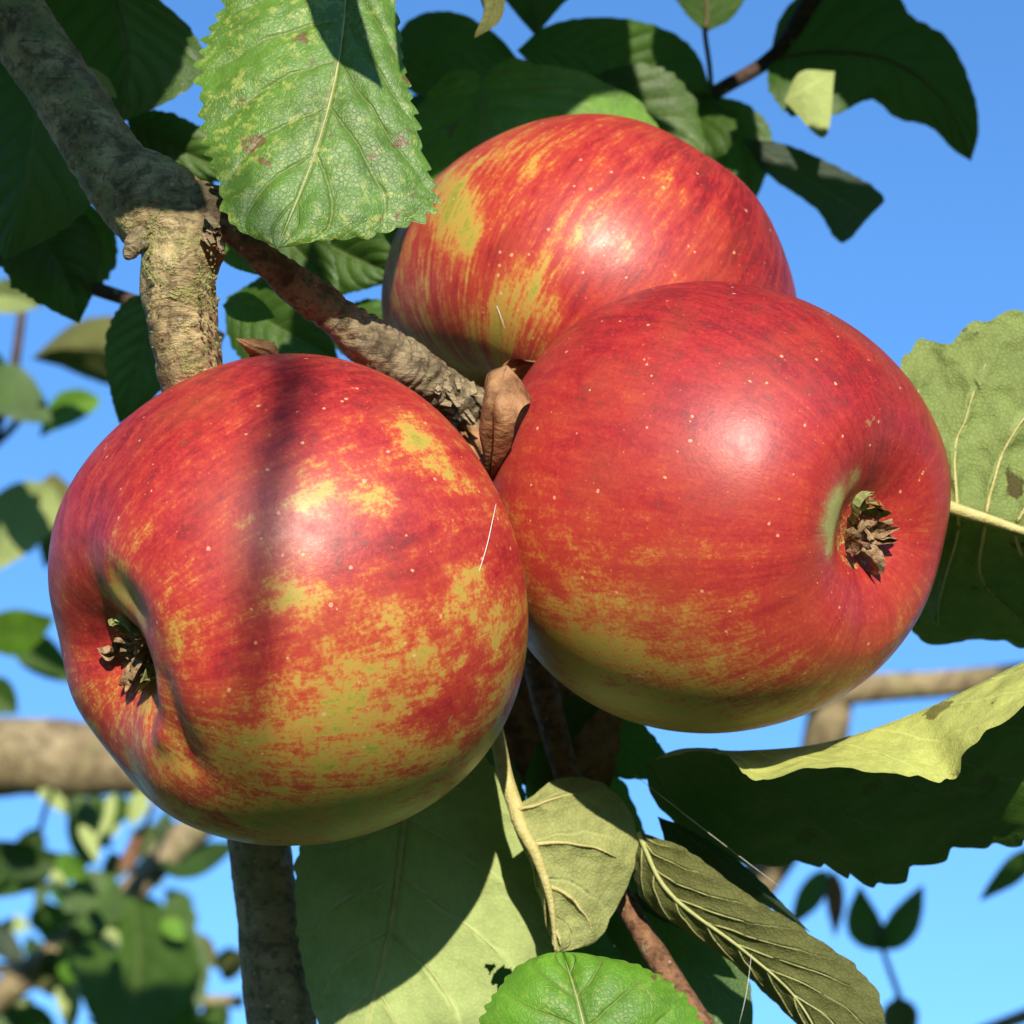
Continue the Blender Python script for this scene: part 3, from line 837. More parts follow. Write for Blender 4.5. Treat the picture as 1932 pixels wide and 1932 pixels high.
# folded leaf at right with yellow-green turned strip
leaf(bough, [(1215, 1440, .442), (1290, 1412, .428), (1400, 1416, .420), (1560, 1400, .418), (1750, 1335, .415), (1960, 1235, .412), (2080, 1190, .412)],
     [(1215, 1440, .442), (1240, 1520, .446), (1300, 1575, .446), (1430, 1633, .447), (1530, 1630, .447), (1660, 1668, .447), (1790, 1605, .446), (1960, 1575, .444), (2080, 1190, .412)],
     [(1215, 1440, .442), (1300, 1420, .424), (1370, 1425, .413), (1425, 1472, .402), (1520, 1448, .401), (1640, 1452, .398), (1790, 1468, .395), (1830, 1405, .394), (1960, 1315, .392), (2080, 1190, .412)],
     'leaf_yellowing', 'top', 40, 220, 22, 0.06, bulge=0.0, quilt=0.0004, nvein=9, kvein=1.5, wav=0.0, crink=.0005, cf=170, label='folded leaf at right, dark below with a yellow green turned strip', seed=11)
# spotted leaf at the right edge
leaf(bough, [(1755, 940, .424), (1800, 958, .424), (1870, 980, .424), (1945, 1004, .424), (2080, 1030, .425)],
     [(1755, 940, .424), (1700, 850, .428), (1700, 690, .432), (1745, 638, .434), (1782, 652, .432), (1830, 614, .432), (1940, 590, .431), (2080, 640, .430), (2080, 1030, .425)],
     [(1755, 940, .424), (1720, 1080, .448), (1730, 1205, .466), (1800, 1212, .467), (1860, 1205, .467), (1950, 1225, .467), (2050, 1190, .45), (2080, 1030, .425)],
     'leaf_spotted', 'under', 40, 150, 18, 0.03, bulge=0.0010, quilt=0.0026, nvein=6, kvein=2.0, mr=14, rib='rib_yellow', vr=4, crink=.0011, cf=230, label='large crinkled leaf behind the right apple, sunlit above and dark spotted below', seed=12)
# dark leaves behind the gap between the lower apples
pleaf(bough, (985, 1180, .47), (1120, 1560, .462), 130, mat='leaf_dry', label='withered brown leaf in the dark gap below the apples', seed=13)
pleaf(bough, (1040, 1330, .46), (1290, 1470, .458), 60, mat='leaf', seed=14)
pleaf(bough, (1130, 1640, .452), (1420, 2010, .44), 95, mat='leaf', nu=16, nv=70, label='dark leaf behind the narrow olive leaf at the bottom', seed=15)
pleaf(bough, (1190, 1690, .442), (1410, 1790, .436), 36, bend=-22, mat='leaf_blue', side='top', nu=12, seed=16)
pleaf(bough, (1010, 1400, .462), (1240, 1720, .462), 85, mat='leaf', seed=17)

# ------------------------------------------------------------------ dry leaf, bract and silk
dl = thing('dry_leaf', P(960, 900, .405), 'curled brown dry leaf wedged upright between the three apples', 'dead leaf')
leaf(dl, [(930, 930, .408), (935, 840, .398), (930, 760, .394), (955, 690, .400)],
     [(930, 930, .408), (915, 850, .402), (912, 760, .398), (920, 712, .402), (955, 690, .400)],
     [(930, 930, .408), (960, 840, .396), (985, 775, .394), (1000, 745, .398), (955, 690, .400)],
     'leaf_dry', 'under', 16, 60, 6, 0.05, bulge=0.0016, wav=0.0006, wf=3, name='blade', seed=20)
leaf(dl, [(925, 780, .412), (945, 720, .412), (985, 690, .414), (1040, 690, .416)],
     [(925, 780, .412), (935, 715, .410), (970, 680, .411), (1040, 690, .416)],
     [(925, 780, .412), (965, 790, .413), (1000, 760, .415), (1040, 690, .416)],
     'leaf_dry', 'top', 12, 40, 6, 0.08, bulge=-0.0015, wav=0.0006, wf=3, name='curled_lobe', seed=21)
leaf(dl, [(925, 900, .418), (905, 850, .418), (880, 800, .420), (885, 765, .420)],
     [(925, 900, .418), (880, 850, .419), (862, 800, .421), (885, 765, .420)],
     [(925, 900, .418), (930, 850, .416), (920, 790, .417), (885, 765, .420)],
     'leaf_dry', 'top', 12, 40, 5, 0.08, bulge=-0.0015, name='lower_lobe', seed=22)
br = thing('dry_bract', P(485, 690, .405), 'small pinkish brown dry flake just above the left apple', 'dead leaf')
leaf(br, [(445, 638, .402), (475, 652, .401), (500, 660, .402), (530, 685, .405)], [(445, 638, .402), (468, 668, .404), (490, 690, .405), (530, 685, .405)],
     [(445, 638, .402), (485, 640, .403), (518, 648, .404), (530, 685, .405)], 'leaf_dry', 'top', 10, 40, 5, 0.15, bulge=0.0008, name='blade', seed=23)


def silk(a, b, r, label):
    c = (np.array(P(*a)) + np.array(P(*b))) / 2 - UP * 0.0003 + RGT * .0002
    V, F = tube_data([P(*a), c, P(*b)], [r * .6, r, r * .3], 6, 24)
    tag(mesh_obj('silk_thread', V, F, M['silk'], loc=P(*a)), label, 'spider silk', 'silk threads caught on the fruit and leaves')


silk((936, 950, .3795), (895, 1105, .3745), 0.00006, 'short glinting silk thread on the right flank of the left apple')
silk((912, 515, .4235), (953, 620, .4215), 0.00006, 'short glinting silk thread on the back apple')
silk((1197, 1462, .428), (1470, 1672, .418), 0.00006, 'long silk thread from the gap below the right apple across the folded leaf')
silk((1418, 1800, .415), (1395, 1932, .414), 0.00005, 'faint silk thread hanging below the narrow olive leaf')

# ------------------------------------------------------------------ shaded twig at the upper left
ul = thing('apple_branch', P(-60, 480, .50), 'shaded twig with broad dark leaves behind the lichened bough at upper left', 'branch')
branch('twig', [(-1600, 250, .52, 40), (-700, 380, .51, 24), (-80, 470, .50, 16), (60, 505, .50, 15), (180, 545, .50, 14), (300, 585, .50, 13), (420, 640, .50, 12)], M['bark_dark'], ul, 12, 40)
G = dict(nu=12, nv=60, quilt=0.0005, bulge=0.001)
leaf(ul, [(60, 60, .47), (70, 200, .465), (50, 340, .463), (10, 490, .465)],
     [(60, 60, .47), (-40, 150, .475), (-80, 330, .475), (-40, 440, .47), (10, 490, .465)],
     [(60, 60, .47), (140, 180, .47), (175, 300, .468), (165, 390, .467), (100, 445, .466), (10, 490, .465)], 'leaf', 'top', 24, 110, 20, 0.05, quilt=.0006, label='large dark leaf at the left edge behind the bough', seed=30)
leaf(ul, [(170, -120, .475), (215, -10, .472), (240, 100, .47), (228, 232, .47)],
     [(170, -120, .475), (70, -40, .478), (100, 100, .476), (160, 180, .474), (228, 232, .47)],
     [(170, -120, .475), (290, -10, .475), (360, 55, .476), (388, 125, .474), (340, 178, .472), (228, 232, .47)], 'leaf', 'top', 24, 110, 18, 0.03, quilt=.0006, mr=3, rib='rib_dark', label='dark pointed leaf between the bough and the mottled leaf', seed=31)
pleaf(ul, (150, 130, .452), (222, 186, .448), 18, tl=-.004, mat='leaf_under', side='under', label='pale leaf tip beside the bough', seed=32)
pleaf(ul, (240, 225, .485), (470, 330, .48), 55, bend=12, mat='leaf', **G, seed=33)
pleaf(ul, (235, 255, .49), (430, 400, .49), 60, mat='leaf', **G, seed=34)
pleaf(ul, (215, 420, .51), (20, 545, .50), 95, mat='leaf', **G, seed=35)
pleaf(ul, (30, 400, .50), (150, 610, .50), 90, mat='leaf', **G, seed=36)
pleaf(ul, (290, 545, .49), (225, 800, .485), 70, mat='leaf', **G, label='dark leaf left of the sunlit stub above the left apple', seed=37)
pleaf(ul, (300, 560, .495), (370, 800, .49), 60, mat='leaf', **G, seed=38)
pleaf(ul, (430, 350, .49), (640, 560, .48), 80, mat='leaf', **G, seed=39)
pleaf(ul, (560, 420, .50), (760, 520, .49), 80, mat='leaf', **G, seed=40)
pleaf(ul, (430, 560, .50), (640, 680, .49), 85, mat='leaf', **G, seed=41)
pleaf(ul, (690, 380, .51), (560, 600, .50), 70, mat='leaf', **G, seed=42)
pleaf(ul, (620, 610, .50), (800, 690, .49), 60, mat='leaf', **G, seed=52)
pleaf(ul, (410, 465, .455), (490, 520, .452), 22, mat='leaf_bright', label='small bright leaf behind the fork of the spur', seed=43)
pleaf(ul, (420, 575, .46), (520, 600, .452), 26, bend=-6, mat='leaf_bright', label='small bright leaf right of the sunlit stub', seed=44)

# ------------------------------------------------------------------ shoot behind the back apple, upper right
ur = thing('apple_branch', P(1560, -60, .56), 'purplish twig with dark leaves against the sky behind the back apple', 'branch')
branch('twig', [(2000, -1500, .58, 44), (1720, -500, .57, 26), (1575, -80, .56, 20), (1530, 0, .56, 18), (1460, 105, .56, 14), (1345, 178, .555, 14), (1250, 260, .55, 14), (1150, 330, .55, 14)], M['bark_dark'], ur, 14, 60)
leaf(ur, [(1450, 112, .56), (1560, 98, .556), (1680, 115, .553), (1780, 190, .552), (1832, 304, .553)],
     [(1450, 112, .56), (1480, 20, .565), (1560, -40, .566), (1680, -30, .562), (1718, 28, .558), (1790, 75, .555), (1838, 180, .554), (1846, 250, .553), (1832, 304, .553)],
     [(1450, 112, .56), (1452, 170, .55), (1490, 215, .548), (1570, 218, .548), (1645, 188, .552), (1690, 222, .553), (1755, 240, .553), (1800, 284, .553), (1832, 304, .553)],
     'leaf', 'top', 24, 120, 22, 0.03, quilt=.0005, mr=5, rib='rib_dark', label='large drooping dark leaf against the sky at upper right', seed=50)
leaf(ur, [(1480, 190, .543), (1520, 165, .541), (1575, 135, .542)], [(1480, 190, .543), (1510, 135, .544), (1575, 135, .542)],
     [(1480, 190, .543), (1556, 262, .538), (1575, 135, .542)], 'leaf_under', 'under', 10, 40, 0, label='pale turned leaf corner catching the sun at upper right', seed=51)
pleaf(ur, (1345, 180, .555), (1410, 400, .55), 62, bend=-20, mat='leaf', **G, seed=53)
leaf(ur, [(1400, 262, .55), (1470, 305, .55), (1560, 360, .548), (1640, 410, .545)],
     [(1400, 262, .55), (1480, 272, .55), (1580, 315, .548), (1668, 372, .545), (1640, 410, .545)],
     [(1400, 262, .55), (1450, 330, .55), (1540, 395, .548), (1588, 458, .545), (1640, 410, .545)], 'leaf_blue', 'top', 14, 80, 14, .04, label='dark blue green leaf pointing right beside the back apple', seed=54)
leaf(ur, [(1330, 62, .55), (1335, 20, .55), (1330, -40, .55), (1325, -120, .55)], [(1330, 62, .55), (1290, 20, .552), (1260, -40, .552), (1325, -120, .55)],
     [(1330, 62, .55), (1385, 30, .552), (1412, -40, .552), (1325, -120, .55)], 'leaf', 'top', 12, 60, 12, .03, mr=5, pet=[(1343, 178, .555), (1338, 120, .553)], rib='rib_dark', seed=55)
leaf(ur, [(1010, 68, .53), (1012, 20, .53), (1010, -40, .53), (1010, -110, .53)], [(1010, 68, .53), (965, 15, .532), (930, -40, .532), (1010, -110, .53)],
     [(1010, 68, .53), (1055, 15, .532), (1100, -40, .532), (1010, -110, .53)], 'leaf', 'top', 12, 60, 8, .02, label='dark leaf tip pointing down at the top edge centre', seed=56)
leaf(ur, [(975, 95, .54), (1100, 100, .54), (1230, 130, .545), (1345, 178, .55)],
     [(975, 95, .54), (1030, 50, .54), (1130, 32, .54), (1240, 50, .545), (1310, 95, .55), (1345, 178, .55)],
     [(975, 95, .54), (1040, 160, .54), (1130, 200, .54), (1250, 210, .545), (1345, 178, .55)], 'leaf', 'top', 18, 80, 14, .03, quilt=.0005, label='broad dark leaf with a sunlit patch above the back apple', seed=57)
leaf(ur, [(720, 130, .545), (820, 90, .54), (900, 95, .54), (985, 120, .54)], [(720, 130, .545), (770, 40, .545), (850, 22, .54), (930, 60, .54), (985, 120, .54)],
     [(720, 130, .545), (790, 180, .545), (880, 190, .54), (985, 120, .54)], 'leaf', 'top', 16, 70, 12, .03, quilt=.0005, seed=58)
leaf(ur, [(905, 140, .515), (915, 220, .505), (900, 330, .50), (870, 450, .50)],
     [(905, 140, .515), (840, 150, .515), (770, 220, .515), (760, 360, .51), (870, 450, .50)],
     [(905, 140, .515), (958, 108, .512), (1010, 128, .512), (1110, 150, .512), (1220, 200, .512), (1240, 320, .51), (1080, 420, .505), (870, 450, .50)],
     'leaf_bright', 'top', 20, 90, 12, .03, quilt=.0006, wav=.0015, label='green cupped leaf with a pale rim directly behind the back apple', seed=59)
pleaf(ur, (1100, 150, .535), (1330, 380, .53), 110, mat='leaf', **G, seed=60)
pleaf(ur, (740, 180, .54), (830, 420, .53), 95, mat='leaf_blue', **G, seed=61)
pleaf(ur, (1330, 175, .55), (1290, 330, .545), 75, mat='leaf', **G, seed=62)
pleaf(ur, (700, 330, .53), (880, 470, .52), 100, mat='leaf', **G, seed=63)
leaf(ur, [(940, -60, .46), (935, 0, .458), (925, 40, .455), (896, 72, .452)], [(940, -60, .46), (905, -20, .462), (915, 30, .458), (896, 72, .452)],
     [(940, -60, .46), (952, -10, .458), (943, 40, .454), (896, 72, .452)], 'leaf_olive', 'under', 12, 50, 6, .06, bulge=.0015, label='small curled olive leaf tip hanging from the top edge', seed=64)

# ------------------------------------------------------------------ far bough and leaves at the left
fb = thing('apple_branch', P(-150, 1420, 1.35), 'thick blurred horizontal bough behind the left apple', 'branch')
branch('limb', [(-5200, 2300, 1.3, 110), (-3000, 1750, 1.32, 96), (-1400, 1480, 1.35, 82), (-250, 1430, 1.35, 74), (0, 1428, 1.35, 74), (200, 1432, 1.35, 70), (420, 1440, 1.36, 66), (620, 1475, 1.38, 62), (740, 1630, 1.4, 62), (790, 1900, 1.4, 64), (810, 3000, 1.4, 80)], M['bark_pale'], fb, 24, 140, bark_bump(.14, .04, 60, .05, 3))
pleaf(fb, (140, 1500, 1.28), (215, 1600, 1.27), 28, mat='leaf', seed=70)
pleaf(fb, (190, 1500, 1.3), (160, 1640, 1.28), 42, mat='leaf', seed=71)
pleaf(fb, (215, 1495, 1.26), (180, 1610, 1.25), 12, mat='leaf_under', side='under', seed=72)
pleaf(fb, (270, 1490, 1.27), (245, 1560, 1.26), 18, mat='leaf_under', side='under', seed=73)
pleaf(fb, (70, 1490, 1.28), (135, 1545, 1.28), 14, mat='leaf_under', side='under', seed=74)
pleaf(fb, (230, 1500, 1.3), (215, 1560, 1.3), 30, mat='leaf', seed=75)

lt = thing('apple_branch', P(-60, 700, 1.0), 'blurred thin shoot with scattered leaves at the left edge beside the left apple', 'branch')
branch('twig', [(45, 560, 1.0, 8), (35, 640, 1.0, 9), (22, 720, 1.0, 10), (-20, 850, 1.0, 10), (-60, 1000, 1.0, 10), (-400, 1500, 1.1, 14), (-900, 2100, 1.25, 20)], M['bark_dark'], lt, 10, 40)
branch('twig', [(-60, 880, 1.0, 9), (10, 820, 1.0, 8), (55, 770, 1.0, 6)], M['bark_dark'], lt, 10, 20)
leaf(lt, [(58, 678, .95), (120, 655, .945), (200, 660, .94), (285, 690, .94)], [(58, 678, .95), (108, 632, .955), (150, 606, .95), (225, 602, .945), (285, 690, .94)], [(58, 678, .95), (105, 690, .96), (190, 722, .955), (250, 732, .95), (285, 690, .94)],
     'leaf_olive', 'under', 10, 50, 12, .03, crink=.0015, cf=90, label='olive grey leaf with sunlit patches left of the stub', seed=80)
pleaf(lt, (-30, 560, .9), (78, 578, .88), 32, mat='leaf_under', side='under', label='pale yellow green leaf end at the left edge', seed=81)
pleaf(lt, (-40, 700, .98), (100, 800, .97), 45, mat='leaf', seed=82)
pleaf(lt, (190, 750, 1.0), (75, 825, .98), 30, bend=18, mat='leaf_bright', label='small soft green leaf left of the left apple', seed=83)
pleaf(lt, (0, 745, 1.0), (-40, 640, .98), 30, mat='leaf', seed=84)
pleaf(lt, (105, 915, 1.05), (-20, 1085, 1.02), 60, bend=18, mat='leaf_under', side='under', label='pale green leaf at the left edge beside the apple shoulder', seed=85)
pleaf(lt, (100, 890, 1.07), (85, 1075, 1.06), 40, mat='leaf_olive', side='under', seed=86)
pleaf(lt, (-40, 1200, 1.05), (105, 1165, 1.03), 42, mat='leaf_bright', label='green leaf at the left edge level with the calyx', seed=87)
pleaf(lt, (20, 1195, 1.07), (150, 1290, 1.06), 34, mat='leaf', seed=88)
pleaf(lt, (-40, 1290, 1.07), (35, 1345, 1.06), 34, mat='leaf', seed=89)

# ------------------------------------------------------------------ diagonal branch at the lower left
ll = thing('apple_branch', P(-100, 1950, 1.25), 'blurred diagonal branch with a leaf cluster at the lower left corner', 'branch')
branch('limb', [(-2600, 4300, 1.25, 70), (-1300, 2950, 1.25, 46), (-120, 1960, 1.25, 30), (0, 1880, 1.25, 28), (120, 1780, 1.25, 26), (230, 1700, 1.25, 26), (330, 1595, 1.27, 30), (430, 1520, 1.3, 30), (560, 1440, 1.33, 28)], M['bark_pale'], ll, 18, 120, bark_bump(.1, .03, 90, .03, 5))
branch('bud', [(235, 1640, 1.22, 16), (255, 1595, 1.22, 14), (265, 1570, 1.22, 8)], M['bark_red'], ll, 10, 16)
branch('shoot', [(260, 1590, 1.22, 6), (290, 1520, 1.22, 5), (310, 1460, 1.23, 4)], M['bark_red'], ll, 8, 16)
branch('shoot', [(-60, 1830, 1.5, 12), (60, 1830, 1.5, 12), (260, 1880, 1.5, 12), (460, 1890, 1.5, 12)], M['bark_pale'], ll, 8, 20)
branch('shoot', [(75, 1570, 1.2, 5), (85, 1530, 1.2, 5), (100, 1490, 1.2, 5)], M['bark_dark'], ll, 8, 12)
LLD = [((250, 1690, 1.2), (210, 2000, 1.18), 115, 'leaf', 'top'), ((330, 1720, 1.24), (320, 1990, 1.22), 60, 'leaf', 'top'), ((215, 1650, 1.21), (120, 1760, 1.2), 55, 'leaf', 'top'),
       ((-60, 1600, 1.18), (150, 1620, 1.16), 34, 'leaf_under', 'top'), ((-60, 1660, 1.22), (110, 1640, 1.2), 32, 'leaf', 'top'), ((110, 1610, 1.15), (170, 1660, 1.14), 22, 'leaf_bright', 'top'),
       ((150, 1555, 1.14), (185, 1630, 1.13), 13, 'leaf_under', 'under'), ((100, 1640, 1.14), (125, 1700, 1.13), 14, 'leaf_under', 'under'), ((300, 1710, 1.2), (365, 1790, 1.19), 30, 'leaf', 'top'),
       ((305, 1735, 1.18), (350, 1775, 1.17), 18, 'leaf_bright', 'top'), ((370, 1760, 1.25), (405, 1830, 1.25), 14, 'leaf_olive', 'under'), ((350, 1790, 1.22), (335, 1850, 1.22), 16, 'leaf_bright', 'top'),
       ((-40, 1740, 1.3), (50, 1830, 1.3), 26, 'leaf_blue', 'top'), ((-50, 1850, 1.3), (40, 1960, 1.3), 40, 'leaf', 'top'), ((110, 1830, 1.25), (130, 1960, 1.24), 22, 'leaf_under', 'under'),
       ((420, 1850, 1.4), (470, 1790, 1.4), 18, 'leaf_olive', 'under'), ((420, 1890, 1.4), (400, 1980, 1.4), 26, 'leaf', 'top'), ((205, 1750, 1.17), (225, 1800, 1.16), 16, 'leaf_under', 'under'),
       ((90, 1700, 1.25), (95, 1790, 1.25), 30, 'leaf', 'top'), ((40, 1900, 1.28), (110, 1980, 1.28), 30, 'leaf', 'top'), ((300, 1640, 1.25), (450, 1590, 1.3), 30, 'leaf', 'top'), ((330, 1920, 1.2), (420, 1935, 1.2), 12, 'leaf_bright', 'top')]
for i in range(62):
    x_, y_ = random.uniform(-20, 430), random.uniform(1540, 1940)
    if 60 < x_ < 200 and y_ < 1700 and random.random() < .6 or (330 < x_ and y_ < 1720):
        continue
    an, l_ = random.uniform(0, 6.28), random.uniform(30, 95)
    d_ = random.uniform(1.2, 2.1)
    LLD.append(((x_, y_, d_), (x_ + l_ * math.cos(an), y_ + l_ * math.sin(an), d_ + .01), random.uniform(10, 26), random.choice(['leaf', 'leaf', 'leaf_under', 'leaf_bright', 'leaf_olive']), random.choice(['top', 'under'])))
for i, (b, t, w_, m_, sd) in enumerate(LLD):
    pleaf(ll, b, t, w_, mat=m_, side=sd, nu=8, nv=40, seed=100 + i)

# ------------------------------------------------------------------ far branch at the right, shoot at the lower right
rb = thing('apple_branch', P(2000, 1270, 1.2), 'pale blurred horizontal branch with a short stub behind the right apple', 'branch')
branch('limb', [(6200, 900, 1.1, 40), (4400, 1080, 1.15, 34), (3000, 1190, 1.2, 29), (2080, 1262, 1.2, 25), (1932, 1275, 1.2, 26), (1780, 1290, 1.2, 26), (1640, 1298, 1.2, 28), (1540, 1310, 1.2, 30), (1400, 1320, 1.22, 30)], M['bark_pale'], rb, 16, 120, bark_bump(.08, .02, 80, .02, 6))
branch('stub', [(1575, 1300, 1.2, 38), (1562, 1350, 1.21, 40), (1550, 1440, 1.22, 42), (1500, 1560, 1.22, 42), (1430, 1660, 1.22, 40), (1380, 1760, 1.22, 40), (1300, 2100, 1.22, 44), (1280, 3000, 1.25, 56), (1300, 4600, 1.25, 70)], M['bark_grey'], rb, 16, 40, bark_bump(.08, .02, 80, .02, 7))
rs = thing('apple_branch', P(1700, 2000, 1.1), 'slender blurred shoot with a heart shaped leaf at the lower right', 'branch')
branch('twig', [(2200, 3600, 1.1, 20), (1860, 2500, 1.1, 11), (1740, 2020, 1.1, 7), (1700, 1890, 1.1, 6), (1665, 1790, 1.1, 5), (1655, 1740, 1.1, 4)], M['bark_dark'], rs, 8, 60)
pleaf(rs, (1665, 1795, 1.1), (1622, 1668, 1.1), 26, wl=38, mat='leaf', seed=130)
pleaf(rs, (1665, 1795, 1.1), (1742, 1668, 1.1), 32, wl=26, mat='leaf', seed=131)
pleaf(rs, (1690, 1880, 1.1), (1715, 1980, 1.1), 34, mat='leaf_olive', side='under', seed=132)
pleaf(rs, (1560, 1640, 1.15), (1490, 1750, 1.15), 24, mat='leaf', seed=133)
pleaf(rs, (1570, 1640, 1.15), (1575, 1770, 1.15), 17, mat='leaf_dry', label='yellow brown withered leaf below the folded leaf', seed=134)
pleaf(rs, (1960, 1600, .95), (1848, 1700, .94), 22, mat='leaf', label='dark leaf tip entering at the right edge below the folded leaf', seed=135)
pleaf(rs, (1990, 1570, .95), (1960, 1650, .94), 34, mat='leaf', seed=136)
branch('twig', [(3000, 2100, 1.2, 26), (2300, 1880, 1.2, 16), (1990, 1905, 1.2, 14), (1900, 1925, 1.2, 14), (1840, 1960, 1.2, 14), (1750, 2150, 1.15, 12)], M['bark_pale'], rs, 8, 16)

# ------------------------------------------------------------------ foliage added above the frame, unseen, to shade what lies behind
ob = thing('apple_branch', P(400, -1500, .45), 'unseen leafy crown added above the frame to cast shade', 'branch')
SV = UP * 0.80 + FWD * 0.60
FV, FF, FU = [], [], []
nv_ = 0
cnt = 0
# gaps shaped in the crown to let sun onto chosen spots: (across, along) in the plane square to the sun, half sizes
GAPS = [(-.105, .709, .10, .03), (-.082, .588, .05, .02), (.325, .658, .08, .012), (.1147, .392, .003, .003), (-.077, .584, .012, .012), (-.087, .615, .03, .02), (.0845, .408, .002, .002)]
for i in range(4000):
    if cnt > 780:
        break
    near = cnt < 560                                     # fringe hanging just above the frame, then a crown added to cut sky light
    if near:
        X, S = rng.uniform(-.42, .40), .33 + .67 * rng.random() ** 1.5
        m_ = rng.uniform(.045, .12)
    else:
        X, S = rng.uniform(-.7, .7), rng.uniform(.42, 1.5)
        m_ = rng.uniform(.12, 1.2)
    dd = (S - .8 * m_) / .7568
    yy = .196 * abs(dd) + m_
    Xs = X + .1 * dd                                     # sunbeams drift sideways by a tenth of their depth
    lim = 0.374 if Xs > .010 else (0.352 if Xs > -.019 else 0.338)
    if S < lim or any(abs(Xs - gx) < gw + .025 and abs(S - gs) < gh + .025 for gx, gs, gw, gh in GAPS):
        continue
    if S > .48 and Xs < 0 and rng.random() < .4:
        continue
    if near and S > 0.58 and rng.random() < 0.5:
        continue
    c = CAM + RGT * X + UP * yy + FWD * dd
    nn = norm(SUN + rng.normal(0, .45, 3))
    a1 = norm(np.cross(nn, rng.normal(0, 1, 3)))
    a2 = np.cross(nn, a1)
    L_, W_ = (rng.uniform(.026, .036), rng.uniform(.017, .023)) if near else (rng.uniform(.034, .046), rng.uniform(.022, .03))
    k1, k2 = np.meshgrid(np.linspace(0, 1, 9), np.linspace(-1, 1, 7), indexing='ij')
    pr_ = shape(k1) * W_
    q = c + a1 * ((k1 - .5) * 2 * L_)[..., None] + a2 * (k2 * pr_)[..., None] + nn * ((np.abs(k2) * .006) - 0.012 * (k1 - .5) ** 2)[..., None]
    FV.append(q.reshape(-1, 3)); FF.append(grid_faces(9, 7) + nv_); FU.append(np.stack([k2 * .5 + .5, k1], -1).reshape(-1, 2))
    nv_ += 63
    cnt += 1
fo = mesh_obj('added_foliage', np.vstack(FV), np.vstack(FF), M['leaf'], ob, uv=np.vstack(FU))
fo['kind'] = 'stuff'
# leaf that shades the upper bough, leaf tip that shades the mottled leaf, twig that shades the left apple
OT = SUN * 0.085
leaf(ob, [(-260, 180, .412), (0, 190, .41), (200, 220, .41), (392, 418, .404)], [(-260, 180, .412), (-100, -160, .42), (200, -160, .42), (300, 0, .41), (335, 200, .41), (392, 418, .404)],
     [(-260, 180, .412), (-100, 440, .40), (150, 415, .405), (280, 434, .404), (350, 430, .403), (392, 418, .404)], 'leaf', 'top', 14, 60, 16, .03, off=OT, seed=140)
leaf(ob, [(610, -260, .415), (640, -120, .412), (675, 20, .407), (722, 180, .400)], [(610, -260, .415), (560, -140, .413), (580, 20, .407), (635, 125, .402), (722, 180, .400)],
     [(610, -260, .415), (655, -120, .412), (680, 40, .406), (722, 180, .400)], 'leaf', 'top', 12, 60, 12, .02, off=OT * .8, seed=141)
OT2 = SUN * 0.95
V, F = tube_data([P(60, 60, .43) + OT2 * 1.1, P(200, 250, .42) + OT2 * 1.05, P(350, 400, .41) + OT2, P(470, 520, .404) + OT2, P(548, 670, .381) + OT2, P(510, 900, .368) + OT2, P(490, 1150, .366) + OT2, P(470, 1400, .368) + OT2],
                 [.003, .0022, .0014, .0018, .0031, .0029, .0025, .0016], 12, 60)
mesh_obj('twig', V, F, M['bark_grey'], ob)
OT3 = SUN * .12  # more leaves added out of view to shade the back apple's flank and rear leaves
pleaf(ob, (768, 330, .45), (722, 670, .455), 26, tl=.0001, tr=.0001, bend=.1, sag=1e-6, off=OT3, nu=8, nv=40, seed=149)
for i, (b, t, w_) in enumerate([((700, 40, .52), (1010, 250, .52), 95), ((950, 20, .53), (1300, 215, .53), 110), ((1570, 60, .555), (1880, 330, .553), 100),
                                ((1420, -120, .555), (1800, 60, .555), 95), ((1360, 310, .548), (1740, 430, .548), 120), ((1240, 60, .55), (1440, 330, .55), 75), ((180, -160, .475), (260, 260, .472), 110), ((-40, 40, .47), (120, 480, .47), 110)]):
    pleaf(ob, b, t, w_, off=OT3, nu=8, nv=40, seed=150 + i)

# ------------------------------------------------------------------ unseen trees added to block sky light, behind the camera and ahead
def unseen_tree(x, y, h, rad, label='unseen apple tree added behind the camera to block sky light', group='unseen trees added to block the sky behind the camera'):
    t = thing('added_tree', (x, y, 0), label, 'tree', group)
    V, F = tube_data([(x, y, 0), (x + .05, y, h * .25), (x - .05, y + .1, h * .5), (x, y, h * .8)], [.16, .13, .09, .03], 10, 14)
    mesh_obj('trunk', V, F, M['bark_grey'], t, loc=(x, y, 0))
    n = 1500
    d_ = norm(rng.normal(0, 1, (n, 3))) * (rng.random(n) ** .45)[:, None]
    c = np.array((x, y, h * .58)) + d_ * np.array((rad, rad, h * .42))
    a1 = norm(rng.normal(0, 1, (n, 3)))
    a2 = norm(np.cross(a1, rng.normal(0, 1, (n, 3))))
    s_ = rng.uniform(.09, .17, n)[:, None]
    V = np.stack([c - a1 * s_, c + a2 * s_ * .6, c + a1 * s_, c - a2 * s_ * .6], 1).reshape(-1, 3)
    mesh_obj('crown', V, np.arange(4 * n).reshape(-1, 4), M['leaf'], t, smooth=False)['kind'] = 'stuff'


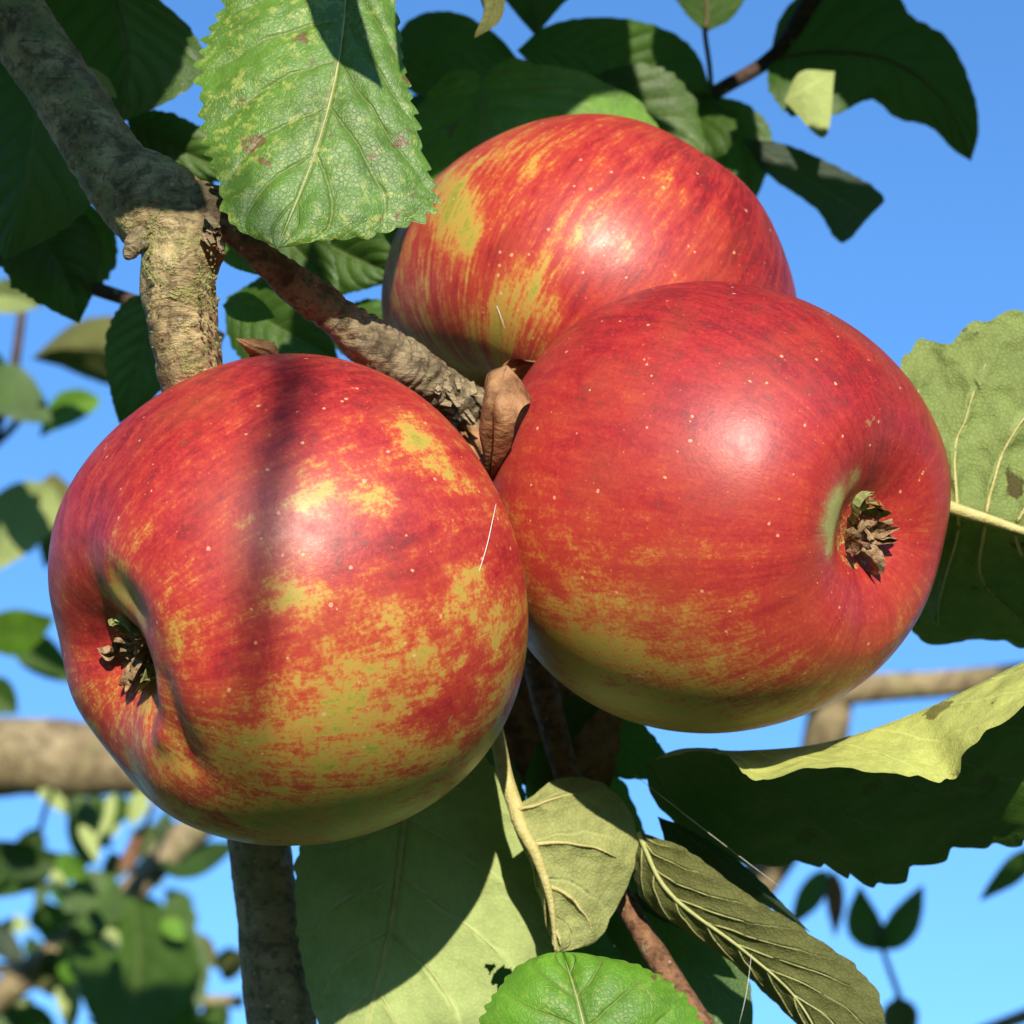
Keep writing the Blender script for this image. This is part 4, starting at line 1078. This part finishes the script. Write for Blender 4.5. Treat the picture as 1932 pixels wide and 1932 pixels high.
for ang, dist, h, rad in [(-52, 6, 5.0, 1.9), (60, 6.5, 5.0, 1.9), (-82, 6, 5.2, 1.9), (92, 6, 5.0, 1.9), (2, 15, 2.9, 2.2), (-11, 15, 3.0, 2.2), (16, 15, 3.1, 2.2)]:
    a_ = math.radians(ang)
    unseen_tree(math.sin(a_) * dist, -math.cos(a_) * dist, h, rad)

for ang, dist, h, rad in [(4, 13, 3.6, 2.4), (-17, 13, 3.9, 2.4), (24, 13.5, 3.8, 2.4), (-38, 12, 4.0, 2.4), (44, 12, 4.0, 2.4)]:  # added ahead to keep low sky out of the apples' reflections
    a_ = math.radians(ang)
    unseen_tree(math.sin(a_) * dist, math.cos(a_) * dist, h, rad, 'unseen apple tree added below the frame to block low sky', 'unseen trees added to block low sky ahead')

# ------------------------------------------------------------------ unseen leaves added round the frame to block low sky and bounce green light
lb = thing('apple_branch', P(900, 2700, .6), 'unseen leaves added outside the frame for green bounce light', 'branch')
for mt, cnt_ in (('leaf', 420), ('leaf_bright', 160), ('leaf_under', 160)):
    FV, FF, FU = [], [], []
    nv_ = 0
    while nv_ < 45 * cnt_:
        dd = rng.uniform(.34, 1.3)
        if rng.random() < .68:
            yy, X = -.196 * dd - rng.uniform(.05, .45), rng.uniform(-.5, .5)
        else:
            dd = max(dd, .6)
            X = (1 if rng.random() < .5 else -1) * (.196 * dd + rng.uniform(.06, .4))
            yy = rng.uniform(-.3, .25)
        c = CAM + RGT * X + UP * yy + FWD * dd
        nn = norm(np.array((0, -.3, 1.0)) + rng.normal(0, .5, 3))
        a1 = norm(np.cross(nn, rng.normal(0, 1, 3)))
        a2 = np.cross(nn, a1)
        L_, W_ = rng.uniform(.026, .038), rng.uniform(.017, .024)
        k1, k2 = np.meshgrid(np.linspace(0, 1, 9), np.linspace(-1, 1, 5), indexing='ij')
        q = c + a1 * ((k1 - .5) * 2 * L_)[..., None] + a2 * (k2 * shape(k1) * W_)[..., None] + nn * ((np.abs(k2) * .006) - 0.012 * (k1 - .5) ** 2)[..., None]
        FV.append(q.reshape(-1, 3)); FF.append(grid_faces(9, 5) + nv_); FU.append(np.stack([k2 * .5 + .5, k1], -1).reshape(-1, 2))
        nv_ += 45
    mesh_obj('added_foliage', np.vstack(FV), np.vstack(FF), M[mt], lb, uv=np.vstack(FU))['kind'] = 'stuff'
